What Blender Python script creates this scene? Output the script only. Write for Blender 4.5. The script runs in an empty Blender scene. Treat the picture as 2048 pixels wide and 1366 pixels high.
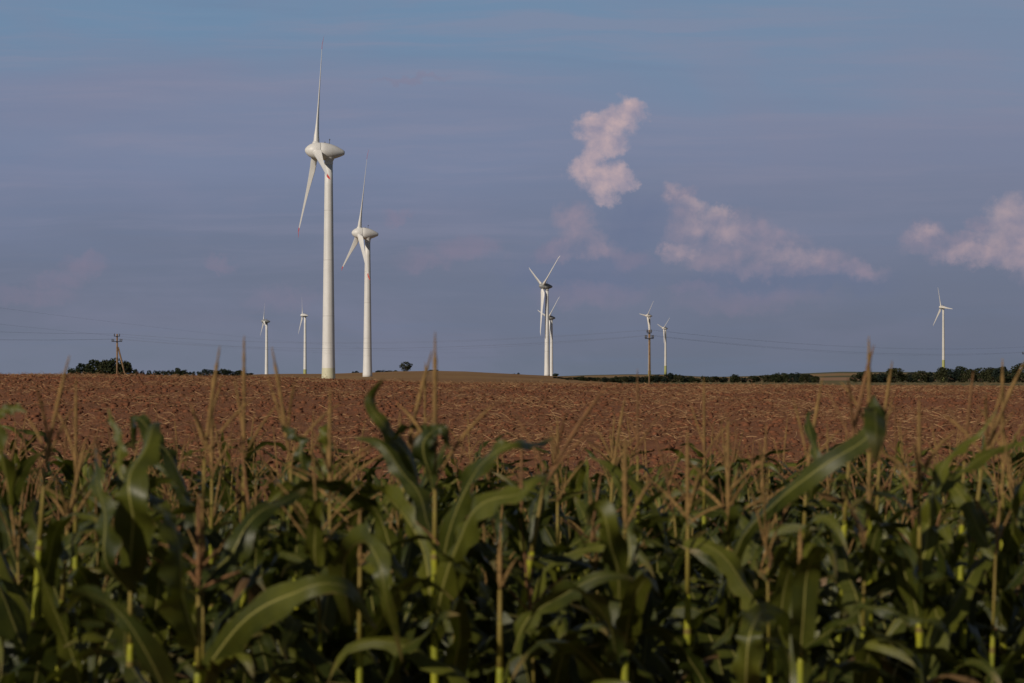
import bpy, math, random
import numpy as np
from mathutils import Vector, Matrix
random.seed(7)
rng = np.random.default_rng(11)
SC = bpy.context.scene
COL = SC.collection
R = math.radians

# ------------------------------------------------------------------ camera
F = 2048 * 85 / 36.0            # focal length in pixels of the 2048 px wide photograph
EYE = Vector((0, 0, 2.0))
HOR = 757.0                     # row of the eye-level line
PITCH = math.atan((HOR - 683) / F)
cd = bpy.data.cameras.new("camera"); cam = bpy.data.objects.new("camera", cd); COL.objects.link(cam)
cam.location = EYE; cam.rotation_euler = (math.pi / 2 + PITCH, 0, 0)
cd.lens = 85; cd.sensor_width = 36; cd.clip_start = 0.1; cd.clip_end = 40000
cd.dof.use_dof = True; cd.dof.focus_distance = 260; cd.dof.aperture_fstop = 8.6
SC.camera = cam

def at(px, py, D):
    """point at depth D (metres along the view axis) seen at a pixel of the photograph"""
    px, py, D = float(px), float(py), float(D); x = (px - 1024) / F; u = (683 - py) / F
    f = Vector((0, math.cos(PITCH), math.sin(PITCH))); up = Vector((0, -math.sin(PITCH), math.cos(PITCH)))
    return EYE + D * (f + x * Vector((1, 0, 0)) + u * up)

# ------------------------------------------------------------------ light
SUN_EL, SUN_AZ = R(27), R(40)   # the sun stands behind the camera, to its left
to_sun = Vector((-math.sin(SUN_AZ) * math.cos(SUN_EL), -math.cos(SUN_AZ) * math.cos(SUN_EL), math.sin(SUN_EL)))
sd = bpy.data.lights.new("sun", 'SUN'); sd.energy = 5.0; sd.angle = R(0.5); sd.color = (1.0, 0.88, 0.74)
sun = bpy.data.objects.new("sun", sd); COL.objects.link(sun)
sun.rotation_euler = to_sun.to_track_quat('Z', 'Y').to_euler()
SC.view_settings.view_transform = 'Standard'; SC.view_settings.look = 'None'
SC.view_settings.exposure = -0.6; SC.view_settings.gamma = 1.0
SC.cycles.max_bounces = 6; SC.cycles.diffuse_bounces = 3; SC.cycles.glossy_bounces = 2
SC.cycles.transmission_bounces = 3; SC.cycles.transparent_max_bounces = 6
SC.cycles.use_denoising = True

def s2l(c):
    return tuple(((v / 255) / 12.92 if v / 255 <= 0.04045 else ((v / 255 + 0.055) / 1.055) ** 2.4) for v in c[:3])

class NT:
    """short-hand for building node trees"""
    def __init__(s, tree): s.t = tree; s.n = tree.nodes; s.l = tree.links
    def new(s, typ, **kw):
        nd = s.n.new(typ)
        for k, v in kw.items(): setattr(nd, k, v)
        return nd
    def put(s, sock, v):
        if v is None: return
        if isinstance(v, bpy.types.NodeSocket): s.l.new(v, sock)
        else: sock.default_value = v
    def m(s, op, a, b=None, c=None, clamp=False):
        nd = s.new('ShaderNodeMath', operation=op); nd.use_clamp = clamp
        s.put(nd.inputs[0], a); s.put(nd.inputs[1], b)
        if c is not None: s.put(nd.inputs[2], c)
        return nd.outputs[0]
    def mix(s, fac, a, b, blend='MIX'):
        nd = s.new('ShaderNodeMix', data_type='RGBA', blend_type=blend)
        s.put(nd.inputs[0], fac)
        s.put(nd.inputs[6], a if isinstance(a, bpy.types.NodeSocket) else (*a, 1))
        s.put(nd.inputs[7], b if isinstance(b, bpy.types.NodeSocket) else (*b, 1))
        return nd.outputs[2]
    def ss(s, x, lo, hi):
        nd = s.new('ShaderNodeMapRange', interpolation_type='SMOOTHSTEP')
        s.put(nd.inputs[0], x); nd.inputs[1].default_value = lo; nd.inputs[2].default_value = hi
        return nd.outputs[0]
    def noise(s, vec, scale, detail=4, rough=0.55, dist=0.0):
        nd = s.new('ShaderNodeTexNoise'); s.put(nd.inputs['Vector'], vec)
        nd.inputs['Scale'].default_value = scale; nd.inputs['Detail'].default_value = detail
        nd.inputs['Roughness'].default_value = rough; nd.inputs['Distortion'].default_value = dist
        return nd.outputs[0]
    def xyz(s, x, y, z):
        nd = s.new('ShaderNodeCombineXYZ')
        for i, v in enumerate((x, y, z)): s.put(nd.inputs[i], v)
        return nd.outputs[0]
    def ramp(s, x, stops):
        nd = s.new('ShaderNodeValToRGB'); s.put(nd.inputs[0], x); cr = nd.color_ramp
        while len(cr.elements) < len(stops): cr.elements.new(0.5)
        for e, (p, c) in zip(cr.elements, stops): e.position = p; e.color = (*c, 1)
        return nd.outputs[0]

# ------------------------------------------------------------------ sky (world)
W = bpy.data.worlds.new("World"); SC.world = W; W.use_nodes = True
w = NT(W.node_tree); w.n.clear()
sky = w.new('ShaderNodeTexSky', sky_type='NISHITA'); sky.sun_disc = False
sky.sun_elevation = SUN_EL; sky.sun_rotation = math.atan2(to_sun.x, to_sun.y)
sky.dust_density = 2.0
sep = w.new('ShaderNodeSeparateXYZ'); tc = w.new('ShaderNodeTexCoord'); w.l.new(tc.outputs['Generated'], sep.inputs[0])
X, Y, Z = sep.outputs
yy = w.m('MAXIMUM', Y, 0.08)
# angular coordinates of the part of the sky ahead: a to the right, e downwards, 4.836 units per unit of tangent
U = w.m('ADD', w.m('MULTIPLY', w.m('DIVIDE', X, yy), F / 1000), 1.024)
V = w.m('SUBTRACT', HOR / 1000, w.m('MULTIPLY', w.m('DIVIDE', Z, yy), F / 1000))
uv = w.xyz(U, V, 0.0)
streak = w.noise(w.xyz(w.m('MULTIPLY', U, 0.8), w.m('MULTIPLY', V, 4.5), 3.1), 1.5, 4, 0.5, 0.3)
streak2 = w.noise(w.xyz(w.m('MULTIPLY', U, 1.0), w.m('MULTIPLY', V, 2.2), 8.7), 2.2, 4, 0.55, 0.3)
Vs = w.m('ADD', w.m('ADD', V, w.m('MULTIPLY', w.m('SUBTRACT', streak, 0.5), 0.30)), w.m('MULTIPLY', w.m('SUBTRACT', 0.8, U), 0.02))
Vn = w.m('ADD', w.m('MULTIPLY', Vs, 0.8), 0.2)   # ramp position: 0.2 + 0.8 v
def vp(v): return 0.2 + 0.8 * v
base = w.ramp(Vn, [(0.0, s2l((112, 140, 169))), (vp(0.03), s2l((111, 138, 167))), (vp(0.13), s2l((113, 136, 164))),
                   (vp(0.20), s2l((121, 133, 160))), (vp(0.32), s2l((119, 130, 157))), (vp(0.43), s2l((114, 124, 149))),
                   (vp(0.54), s2l((109, 118, 140))), (vp(0.66), s2l((108, 115, 134))), (vp(0.78), s2l((105, 115, 131)))])
# thin veils of lavender haze drawn out into level streaks
thin = w.noise(w.xyz(w.m('MULTIPLY', U, 1.1), w.m('ADD', w.m('MULTIPLY', V, 16), w.m('MULTIPLY', streak, 1.4)), 5.0), 1.3, 5, 0.6, 0.2)
base = w.mix(w.m('MULTIPLY', w.ss(streak2, 0.42, 0.68), 0.30), base, s2l((129, 131, 155)))
base = w.mix(w.m('MULTIPLY', w.m('MULTIPLY', w.ss(thin, 0.46, 0.72), 0.42), w.m('SUBTRACT', 1.0, w.ss(V, 0.25, 0.75))), base, s2l((137, 138, 160)))
base = w.mix(w.m('MULTIPLY', w.ss(w.m('SUBTRACT', 1.0, thin), 0.5, 0.75), 0.20), base, s2l((104, 122, 152)))
right = w.m('MULTIPLY', w.ss(U, 0.75, 2.1), 0.45)
base = w.mix(right, base, w.ramp(V, [(0, s2l((122, 137, 161))), (0.15, s2l((131, 134, 156))), (0.45, s2l((114, 121, 142))), (0.78, s2l((93, 100, 116)))]))
# billows: warped lookup of soft ellipses
n1 = w.new('ShaderNodeTexNoise'); w.put(n1.inputs['Vector'], uv); n1.inputs['Scale'].default_value = 13; n1.inputs['Detail'].default_value = 6; n1.inputs['Roughness'].default_value = 0.66
off = w.new('ShaderNodeVectorMath', operation='SUBTRACT'); w.l.new(n1.outputs['Color'], off.inputs[0]); off.inputs[1].default_value = (0.5, 0.5, 0.5)
sc_ = w.new('ShaderNodeVectorMath', operation='SCALE'); w.l.new(off.outputs[0], sc_.inputs[0]); sc_.inputs['Scale'].default_value = 0.10
ad = w.new('ShaderNodeVectorMath', operation='ADD'); w.l.new(uv, ad.inputs[0]); w.l.new(sc_.outputs[0], ad.inputs[1])
sp = w.new('ShaderNodeSeparateXYZ'); w.l.new(ad.outputs[0], sp.inputs[0]); uu, vv = sp.outputs[0], sp.outputs[1]
def blobs(lst):
    acc = None
    for (cx, cy, rx, ry, wt) in lst:
        dx = w.m('DIVIDE', w.m('SUBTRACT', uu, cx / 1000), rx / 1000)
        dy = w.m('DIVIDE', w.m('SUBTRACT', vv, cy / 1000), ry / 1000)
        d = w.m('ADD', w.m('MULTIPLY', dx, dx), w.m('MULTIPLY', dy, dy))
        v = w.m('MULTIPLY', w.m('SUBTRACT', 1.0, d), wt)
        acc = v if acc is None else w.m('MAXIMUM', acc, v)
    return acc
front = w.ss(Y, 0.3, 0.5)
lit_n = w.noise(uv, 15, 5, 0.55, 0.1)
lit_b = w.noise(w.xyz(w.m('ADD', U, 0.012), w.m('ADD', V, 0.018), 0.0), 15, 5, 0.55, 0.1)
relief = w.m('MULTIPLY', w.m('SUBTRACT', lit_n, lit_b), 2.6)
relief = w.m('ADD', relief, 0.55, clamp=True)
def cloud(lst, lo, hi, opac, ca, cb):
    global base
    d = blobs(lst)
    mask = w.m('MULTIPLY', w.m('MULTIPLY', w.ss(d, lo, hi), opac), front)
    base = w.mix(mask, base, w.mix(relief, ca, cb))
# grey-blue shaded cloud parts, then dim, middle and bright sunlit ones
cloud([(1275, 445, 95, 75, 1), (1170, 540, 200, 60, 1), (1560, 560, 260, 45, 1)], -0.3, 1.2, 0.5, s2l((100, 112, 142)), s2l((106, 116, 144)))
cloud([(170, 535, 55, 26, 1), (110, 560, 60, 20, .8), (437, 528, 32, 18, 1), (792, 432, 26, 14, .8), (935, 500, 70, 28, 1), (850, 520, 60, 22, .8), (1390, 578, 55, 18, .8),
       (1180, 590, 110, 30, .8), (820, 156, 80, 9, .8), (1095, 500, 40, 24, 1), (1260, 515, 50, 24, 1), (60, 590, 90, 24, .6), (560, 600, 80, 24, .6), (1500, 600, 160, 24, .6)],
      -0.5, 1.1, 0.42, s2l((124, 122, 144)), s2l((140, 127, 147)))
cloud([(1150, 440, 34, 36, 1), (1165, 480, 48, 32, 1), (1195, 497, 45, 24, 1), (1130, 497, 35, 16, .7), (1362, 400, 34, 20, 1), (1372, 455, 40, 48, 1), (1368, 500, 40, 20, 1), (1440, 515, 70, 26, .9),
       (1480, 470, 70, 30, 1), (1540, 500, 80, 32, 1), (1620, 520, 70, 28, 1), (1700, 540, 70, 18, .9), (1530, 535, 110, 18, .7), (1850, 470, 44, 28, 1), (1920, 500, 60, 28, 1), (1960, 450, 26, 22, 1), (1980, 510, 80, 26, 1), (1900, 488, 90, 28, 1), (2060, 500, 80, 50, 1), (1450, 470, 90, 44, .8)],
      -0.8, 1.2, 0.62, s2l((118, 122, 145)), s2l((156, 140, 154)))
cloud([(1430, 425, 30, 24, 1), (1455, 460, 34, 26, .8), (1393, 412, 24, 16, .6), (1400, 450, 30, 20, .5), (2022, 440, 52, 46, 1), (2040, 505, 70, 30, .8), (1985, 480, 34, 22, .7), (1920, 505, 40, 16, .6), (2020, 525, 70, 16, .6), (1350, 388, 20, 14, .6), (1365, 500, 30, 14, .5), (1975, 508, 55, 22, .7), (1850, 462, 30, 12, .5), (2060, 480, 44, 60, 1), (1590, 508, 44, 16, .4)],
      -0.6, 1.2, 0.68, s2l((140, 134, 153)), s2l((184, 162, 165)))
cloud([(1262, 218, 34, 28, 1), (1225, 240, 44, 34, 1), (1190, 252, 38, 30, 1), (1210, 280, 40, 30, 1), (1192, 310, 26, 34, 1), (1175, 340, 38, 34, 1), (1215, 355, 48, 34, 1), (1240, 350, 30, 32, 1),
       (1205, 385, 26, 24, .7)], -0.6, 0.95, 0.95, s2l((140, 137, 158)), s2l((192, 169, 171)))
# daylight sky takes over above the haze bank
el = w.m('DIVIDE', Z, yy)
ahead = w.m('SUBTRACT', 1.0, w.ss(Z, 0.16, 0.32))
skyc = w.new('ShaderNodeVectorMath', operation='SCALE'); w.l.new(sky.outputs[0], skyc.inputs[0]); skyc.inputs['Scale'].default_value = 0.55
bsc = w.new('ShaderNodeVectorMath', operation='SCALE'); w.l.new(base, bsc.inputs[0]); bsc.inputs['Scale'].default_value = 1 / 0.07 * 2 ** 0.6
bg = w.new('ShaderNodeBackground'); bg.inputs['Strength'].default_value = 0.07
ambient_tint = w.mix(0.5, skyc.outputs[0], (0.8, 0.76, 0.72))   # warm grey added to the unseen upper sky to make its light less blue
w.l.new(w.mix(ahead, ambient_tint, bsc.outputs[0]), bg.inputs['Color'])
wo = w.new('ShaderNodeOutputWorld'); w.l.new(bg.outputs[0], wo.inputs['Surface'])
W.cycles.sampling_method = 'MANUAL'; W.cycles.sample_map_resolution = 512

# ------------------------------------------------------------------ helpers
def tag(o, label=None, cat=None, group=None, kind=None):
    if label: o['label'] = label
    if cat: o['category'] = cat
    if group: o['group'] = group
    if kind: o['kind'] = kind
    return o
def link(name, me, parent=None, loc=None):
    o = bpy.data.objects.new(name, me); COL.objects.link(o)
    if parent: o.parent = parent
    if loc is not None: o.location = loc
    return o
def empty(name, loc, rz=0.0):
    o = bpy.data.objects.new(name, None); COL.objects.link(o); o.location = loc; o.rotation_euler = (0, 0, rz); o.empty_display_size = 0.2
    return o
class MB:
    def __init__(s): s.v = []; s.f = []; s.mi = []; s.uv = []
    def grid(s, rows, closed=False, mi=0, uvs=None, cap=False):
        """rows: list of equal-length rings of points"""
        b = len(s.v); n = len(rows[0])
        for r in rows: s.v.extend([tuple(p) for p in r])
        for i in range(len(rows) - 1):
            m_ = mi[i] if isinstance(mi, (list, tuple)) else mi
            for j in range(n if closed else n - 1):
                k = (j + 1) % n
                s.f.append((b + i * n + j, b + i * n + k, b + (i + 1) * n + k, b + (i + 1) * n + j)); s.mi.append(m_)
                if uvs: s.uv.append([(j / (n - 1), uvs[i]), ((j + 1) / (n - 1), uvs[i]), ((j + 1) / (n - 1), uvs[i + 1]), (j / (n - 1), uvs[i + 1])])
        if cap:
            m0 = mi[0] if isinstance(mi, (list, tuple)) else mi; m1 = mi[-1] if isinstance(mi, (list, tuple)) else mi
            s.f.append(tuple(b + j for j in reversed(range(n)))); s.mi.append(m0)
            e = b + (len(rows) - 1) * n; s.f.append(tuple(e + j for j in range(n))); s.mi.append(m1)
    def tube(s, pts, rad, sides=8, mi=0, cap=True):
        pts = [Vector(p) for p in pts]; rows = []
        nrm = None
        for i, p in enumerate(pts):
            t = (pts[min(i + 1, len(pts) - 1)] - pts[max(i - 1, 0)]).normalized()
            if nrm is None:
                nrm = t.orthogonal().normalized()
            nrm = (nrm - t * nrm.dot(t)).normalized(); bi = t.cross(nrm)
            r = rad[i] if isinstance(rad, (list, tuple)) else rad
            rows.append([p + r * (math.cos(a) * nrm + math.sin(a) * bi) for a in [2 * math.pi * k / sides for k in range(sides)]])
        s.grid(rows, True, mi, cap=cap)
    def box(s, c, size, rot=None, mi=0):
        b = len(s.v); hx, hy, hz = [q / 2 for q in size]; c = Vector(c)
        for dx, dy, dz in ((-1,-1,-1),(1,-1,-1),(1,1,-1),(-1,1,-1),(-1,-1,1),(1,-1,1),(1,1,1),(-1,1,1)):
            p = Vector((dx * hx, dy * hy, dz * hz))
            if rot: p = rot @ p
            s.v.append(tuple(c + p))
        for f in ((0,3,2,1),(4,5,6,7),(0,1,5,4),(1,2,6,5),(2,3,7,6),(3,0,4,7)):
            s.f.append(tuple(b + i for i in f)); s.mi.append(mi)
    def mesh(s, name, mats, smooth=True):
        me = bpy.data.meshes.new(name); me.from_pydata(s.v, [], s.f)
        for m_ in (mats if isinstance(mats, (list, tuple)) else [mats]): me.materials.append(m_)
        me.polygons.foreach_set('material_index', s.mi)
        if smooth: me.polygons.foreach_set('use_smooth', [True] * len(s.f))
        if s.uv:
            ul = me.uv_layers.new(name='UVMap'); flat = [c for q in s.uv for p in q for c in p]
            ul.data.foreach_set('uv', flat)
        me.update(); return me
    def obj(s, name, mats, parent=None, loc=None, smooth=True):
        return link(name, s.mesh(name, mats, smooth), parent, loc)

def np_mesh(name, co, quads, mat_, mi=None, smooth=False):
    me = bpy.data.meshes.new(name); me.vertices.add(len(co)); me.vertices.foreach_set('co', co.astype(np.float32).ravel())
    k = quads.shape[1]; me.loops.add(quads.size); me.loops.foreach_set('vertex_index', quads.astype(np.int32).ravel())
    me.polygons.add(len(quads)); me.polygons.foreach_set('loop_start', (np.arange(len(quads)) * k).astype(np.int32))
    me.polygons.foreach_set('loop_total', np.full(len(quads), k, np.int32))
    for m_ in (mat_ if isinstance(mat_, (list, tuple)) else [mat_]): me.materials.append(m_)
    if mi is not None: me.polygons.foreach_set('material_index', mi.astype(np.int32))
    if smooth: me.polygons.foreach_set('use_smooth', np.ones(len(quads), bool))
    me.update(calc_edges=True); return me

def hash2(i, j, s):
    h = (i.astype(np.int64) * 374761393 + j.astype(np.int64) * 668265263 + s * 1442695041) & 0xffffffff
    h = ((h ^ (h >> 13)) * 1274126177) & 0xffffffff
    return ((h ^ (h >> 16)) & 0xffff) / 65535.0
def vnoise(x, y, s=0):
    i = np.floor(x); j = np.floor(y); a = x - i; b = y - j; a = a * a * (3 - 2 * a); b = b * b * (3 - 2 * b)
    return (hash2(i, j, s) * (1 - a) + hash2(i + 1, j, s) * a) * (1 - b) + (hash2(i, j + 1, s) * (1 - a) + hash2(i + 1, j + 1, s) * a) * b
def fbm(x, y, o=4, s=0):
    t = 0; a = 0.5
    for k in range(o): t = t + a * vnoise(x * 2 ** k, y * 2 ** k, s + k); a *= 0.5
    return t

# ------------------------------------------------------------------ materials
def mat(name, color, rough=0.7, spec=0.3, var=0.0, vscale=5.0, bump=0.0, bscale=30.0, coords='Object', color2=None):
    m_ = bpy.data.materials.new(name); m_.use_nodes = True; t = NT(m_.node_tree); p = t.n['Principled BSDF']
    p.inputs['Roughness'].default_value = rough; p.inputs['Specular IOR Level'].default_value = spec
    c = t.new('ShaderNodeTexCoord').outputs[coords]
    if color2 or var:
        c2 = color2 or tuple(v * (1 - var) for v in color)
        t.l.new(t.mix(t.ss(t.noise(c, vscale, 5, 0.6), 0.35, 0.65), color, c2), p.inputs['Base Color'])
    else: p.inputs['Base Color'].default_value = (*color, 1)
    if bump:
        b = t.new('ShaderNodeBump'); b.inputs['Strength'].default_value = bump; b.inputs['Distance'].default_value = 0.02
        t.l.new(t.noise(c, bscale, 5, 0.6), b.inputs['Height']); t.l.new(b.outputs[0], p.inputs['Normal'])
    return m_

def soil_material():
    m_ = bpy.data.materials.new('tilled_soil'); m_.use_nodes = True; t = NT(m_.node_tree); p = t.n['Principled BSDF']
    c = t.new('ShaderNodeTexCoord').outputs['Object']
    big = t.noise(c, 0.12, 4, 0.6); mid = t.noise(c, 1.3, 5, 0.6); fine = t.noise(c, 9, 5, 0.7)
    col = t.mix(t.ss(big, 0.35, 0.65), (0.222, 0.094, 0.048), (0.188, 0.085, 0.042))
    col = t.mix(t.m('MULTIPLY', t.ss(mid, 0.4, 0.7), 0.6), col, (0.215, 0.10, 0.05))
    col = t.mix(t.m('MULTIPLY', t.ss(fine, 0.55, 0.75), 0.75), col, (0.085, 0.036, 0.02))
    t.l.new(col, p.inputs['Base Color']); p.inputs['Roughness'].default_value = 0.95; p.inputs['Specular IOR Level'].default_value = 0.15
    b = t.new('ShaderNodeBump'); b.inputs['Strength'].default_value = 0.8; b.inputs['Distance'].default_value = 0.05
    t.l.new(t.noise(c, 12, 6, 0.7), b.inputs['Height']); t.l.new(b.outputs[0], p.inputs['Normal'])
    return m_
M_soil = soil_material()
M_clod = mat('soil_clod', (0.175, 0.072, 0.038), 0.95, 0.1, var=0.35, vscale=3)
M_straw = mat('straw', (0.42, 0.26, 0.13), 0.7, 0.2, var=0.3, vscale=2)
M_straw2 = mat('weathered_straw', (0.24, 0.125, 0.06), 0.8, 0.2, var=0.3, vscale=2)

def field_material(name, c1, c2, c3, s1, s2):
    m_ = bpy.data.materials.new(name); m_.use_nodes = True; t = NT(m_.node_tree); p = t.n['Principled BSDF']
    c = t.new('ShaderNodeTexCoord').outputs['Object']
    mp = t.new('ShaderNodeMapping'); t.l.new(c, mp.inputs[0]); mp.inputs['Scale'].default_value = (1, 0.35, 1)
    col = t.mix(t.ss(t.noise(mp.outputs[0], s1, 4, 0.6), 0.42, 0.58), c1, c2)
    col = t.mix(t.m('MULTIPLY', t.ss(t.noise(c, s2, 5, 0.65), 0.5, 0.72), 0.6), col, c3)
    t.l.new(col, p.inputs['Base Color']); p.inputs['Roughness'].default_value = 0.95; p.inputs['Specular IOR Level'].default_value = 0.1
    return m_
M_stubble = field_material('golden_stubble', (0.25, 0.155, 0.072), (0.22, 0.125, 0.058), (0.17, 0.10, 0.05), 0.006, 0.05)
M_plain = field_material('dry_grassland', (0.16, 0.125, 0.055), (0.11, 0.10, 0.045), (0.08, 0.08, 0.04), 0.004, 0.03)
def far_material():
    m_ = bpy.data.materials.new('far_field_strips'); m_.use_nodes = True; t = NT(m_.node_tree); p = t.n['Principled BSDF']
    s = t.new('ShaderNodeSeparateXYZ'); t.l.new(t.new('ShaderNodeTexCoord').outputs['Object'], s.inputs[0])
    n = t.noise(t.xyz(s.outputs[0], s.outputs[1], 0.0), 0.0016, 3, 0.5)
    d = t.m('ADD', s.outputs[1], t.m('MULTIPLY', t.m('SUBTRACT', n, 0.5), 700))
    k = t.m('DIVIDE', t.m('SUBTRACT', d, 2200), 1400)
    rp = t.ramp(k, [(0.0, (0.27, 0.165, 0.10)), (0.36, (0.27, 0.165, 0.10)), (0.40, (0.09, 0.09, 0.045)), (0.47, (0.10, 0.09, 0.045)), (0.5, (0.25, 0.165, 0.085)), (0.68, (0.24, 0.16, 0.08)), (0.74, (0.10, 0.10, 0.065)), (1.0, (0.11, 0.11, 0.075))])
    t.l.new(rp, p.inputs['Base Color']); p.inputs['Roughness'].default_value = 0.95; p.inputs['Specular IOR Level'].default_value = 0.1
    return m_
M_far = far_material()

# ------------------------------------------------------------------ land
DC = 132.0
CR_X = np.array([-600, 0, 200, 400, 560, 650, 740, 900, 1200, 1500, 1800, 2048, 2700.])
CR_Y = np.array([747, 747, 748, 750, 753, 756, 759, 764, 766, 768, 770, 772, 775.])
def crest_z(px): return 2 + (HOR - 3.5 - np.interp(px, CR_X, CR_Y)) * DC / F
def field_base(px, d):
    t = np.clip((d - 22) / (DC - 22), 0, 1.45)
    return crest_z(px) * np.sin(np.pi / 2 * t)
def field_z(x, y):
    y = np.asarray(y, float); px = 1024 + F * x / np.maximum(y, 1e-3)
    z = field_base(np.clip(px, -600, 2700), y)
    rough = (fbm(x / 0.26, y / 0.40, 3, 5) - 0.45) * 0.085 + (fbm(x / 2.6, y / 2.6, 2, 9) - 0.4) * 0.09
    return z + rough * np.clip((y - 14) / 12, 0.25, 1)
cols = np.linspace(-620, 2700, 900)
d = np.concatenate([np.linspace(1.5, 34, 60)[:-1], np.exp(np.linspace(np.log(34), np.log(176), 760))])
PX, DD = np.meshgrid(cols, d); XX = (PX - 1024) / F * DD
ZZ = field_z(XX, DD)
co = np.stack([XX, DD, ZZ], -1).reshape(-1, 3)
nr, nc = PX.shape
idx = np.arange(nr * nc).reshape(nr, nc)
q = np.stack([idx[:-1, :-1], idx[:-1, 1:], idx[1:, 1:], idx[1:, :-1]], -1).reshape(-1, 4)
tag(link('field', np_mesh('field', co, q, M_soil, smooth=False)), kind='structure')

# far ground: one sheet to the horizon
g = MB(); rr = [0.0, 60, 170, 600, 2000, 6000, 16000]; rows = []
for r_ in rr[1:]: rows.append([(r_ * math.sin(a), r_ * math.cos(a), -0.45 if r_ < 200 else 0.0) for a in [2 * math.pi * k / 96 for k in range(96)]])
g.grid(rows, True); g.f.append(tuple(range(96))[::-1]); g.mi.append(0)
tag(g.obj('ground', M_plain), kind='structure')

def hill(name, m_, prof, D0, Dc, D1, n=160, rough=0.0):
    xs = np.array([p[0] for p in prof], float); ys = np.array([p[1] for p in prof], float)
    px = np.linspace(xs[0], xs[-1], n); ds = np.concatenate([np.linspace(D0, Dc, 60), np.linspace(Dc, D1, 16)[1:]])
    P, D_ = np.meshgrid(px, ds)
    zc = np.maximum(2 + (HOR - np.interp(P, xs, ys)) * Dc / F, -0.6)
    a = np.where(D_ <= Dc, (D_ - D0) / (Dc - D0), 1 - (D_ - Dc) / (D1 - Dc)); s = a * a * (3 - 2 * a)
    Zh = -0.6 + (zc + 0.6) * s + rough * (fbm(P / 40, D_ / 90, 3, 3) - 0.5) * s
    co = np.stack([(P - 1024) / F * D_, D_, Zh], -1).reshape(-1, 3)
    i_ = np.arange(P.size).reshape(P.shape)
    q = np.stack([i_[:-1, :-1], i_[:-1, 1:], i_[1:, 1:], i_[1:, :-1]], -1).reshape(-1, 4)
    o = tag(link(name, np_mesh(name, co, q, m_, smooth=True)), kind='structure')
    def z(px_, D_v):
        if D_v <= D0 or D_v >= D1 or px_ <= xs[0] or px_ >= xs[-1]: return 0.0
        zc_ = max(2 + (HOR - float(np.interp(px_, xs, ys))) * Dc / F, -0.6)
        a_ = (D_v - D0) / (Dc - D0) if D_v <= Dc else 1 - (D_v - Dc) / (D1 - Dc)
        return max(0.0, -0.6 + (zc_ + 0.6) * a_ * a_ * (3 - 2 * a_))
    return z
z_stub = hill('hill_stubble', M_stubble, [(250, 764), (420, 751), (560, 748), (640, 748), (720, 746), (790, 743.5), (860, 742), (930, 743), (1000, 747), (1094, 751.5), (1180, 757), (1240, 762), (1330, 766)], 420, 1700, 2100, rough=0.5)
z_far = hill('hill_far', M_far, [(1000, 762), (1100, 753), (1180, 750), (1260, 748.5), (1330, 749), (1420, 754), (1500, 752), (1580, 748), (1680, 743.5), (1800, 744), (1950, 745), (2100, 746), (2500, 752)], 2200, 3600, 4600)
def gz(px, D): return max(z_stub(px, D), z_far(px, D), 0.0)

# straw litter and clods lying on the tilled field
def scatter_pts(n, d0, d1, pw=1.0, lo=-120, hi=2170):
    u = rng.random(n); dd = (d0 ** pw + u * (d1 ** pw - d0 ** pw)) ** (1 / pw)
    px = lo + rng.random(n) * (hi - lo)
    return (px - 1024) / F * dd, dd
def straws(name, n, m_list, L0, L1, w0, w1, seed_cut):
    x, y = scatter_pts(int(n * 2.2), 32, 140, 1.6)
    dens = fbm(x / 3.0, y / 6.0, 3, 21) + 0.25 * fbm(x / 0.5, y / 0.5, 2, 31)
    k = np.argsort(-dens + rng.random(len(x)) * 0.35)[:n]; x, y = x[k], y[k]
    z = field_z(x, y); n = len(x)
    L = L0 + (L1 - L0) * rng.random(n) ** 1.8; wd = w0 + (w1 - w0) * rng.random(n)
    az = rng.random(n) * 2 * np.pi; tilt = np.abs(rng.normal(0, 0.28, n)); bend = rng.normal(0, 0.5, n)
    co = np.zeros((n, 3, 3, 3))
    for i, s in enumerate((-0.5, 0.0, 0.5)):
        a2 = az + bend * s
        px_ = x + np.cos(a2) * L * s * np.cos(tilt); py_ = y + np.sin(a2) * L * s * np.cos(tilt)
        pz_ = z + 0.035 + (s + 0.5) * L * np.sin(tilt) + np.where(i == 1, 0.1 * L * np.abs(bend), 0)
        for j, (h, v_) in enumerate(((-1, -0.6), (1, -0.6), (0, 1.0))):
            co[:, i, j, 0] = px_ - np.sin(a2) * wd * h / 2; co[:, i, j, 1] = py_ + np.cos(a2) * wd * h / 2; co[:, i, j, 2] = pz_ + wd * 0.5 * v_
    b = np.arange(n)[:, None] * 9; f = []
    for i in range(2):
        for j in range(3):
            k2 = (j + 1) % 3; f.append(np.stack([b + i * 3 + j, b + i * 3 + k2, b + (i + 1) * 3 + k2, b + (i + 1) * 3 + j], -1))
    q = np.concatenate(f, 1).reshape(-1, 4)
    mi = np.repeat(rng.integers(0, len(m_list), n), 6)
    me = np_mesh(name, co.reshape(-1, 3), q, m_list, mi)
    return tag(link(name, me), 'broken pale straw and maize stalk pieces strewn over the brown tilled field', 'straw litter', kind='stuff')
straws('straw_litter', 31000, [M_straw, M_straw2, M_straw2], 0.05, 0.40, 0.007, 0.018, 1)

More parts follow.
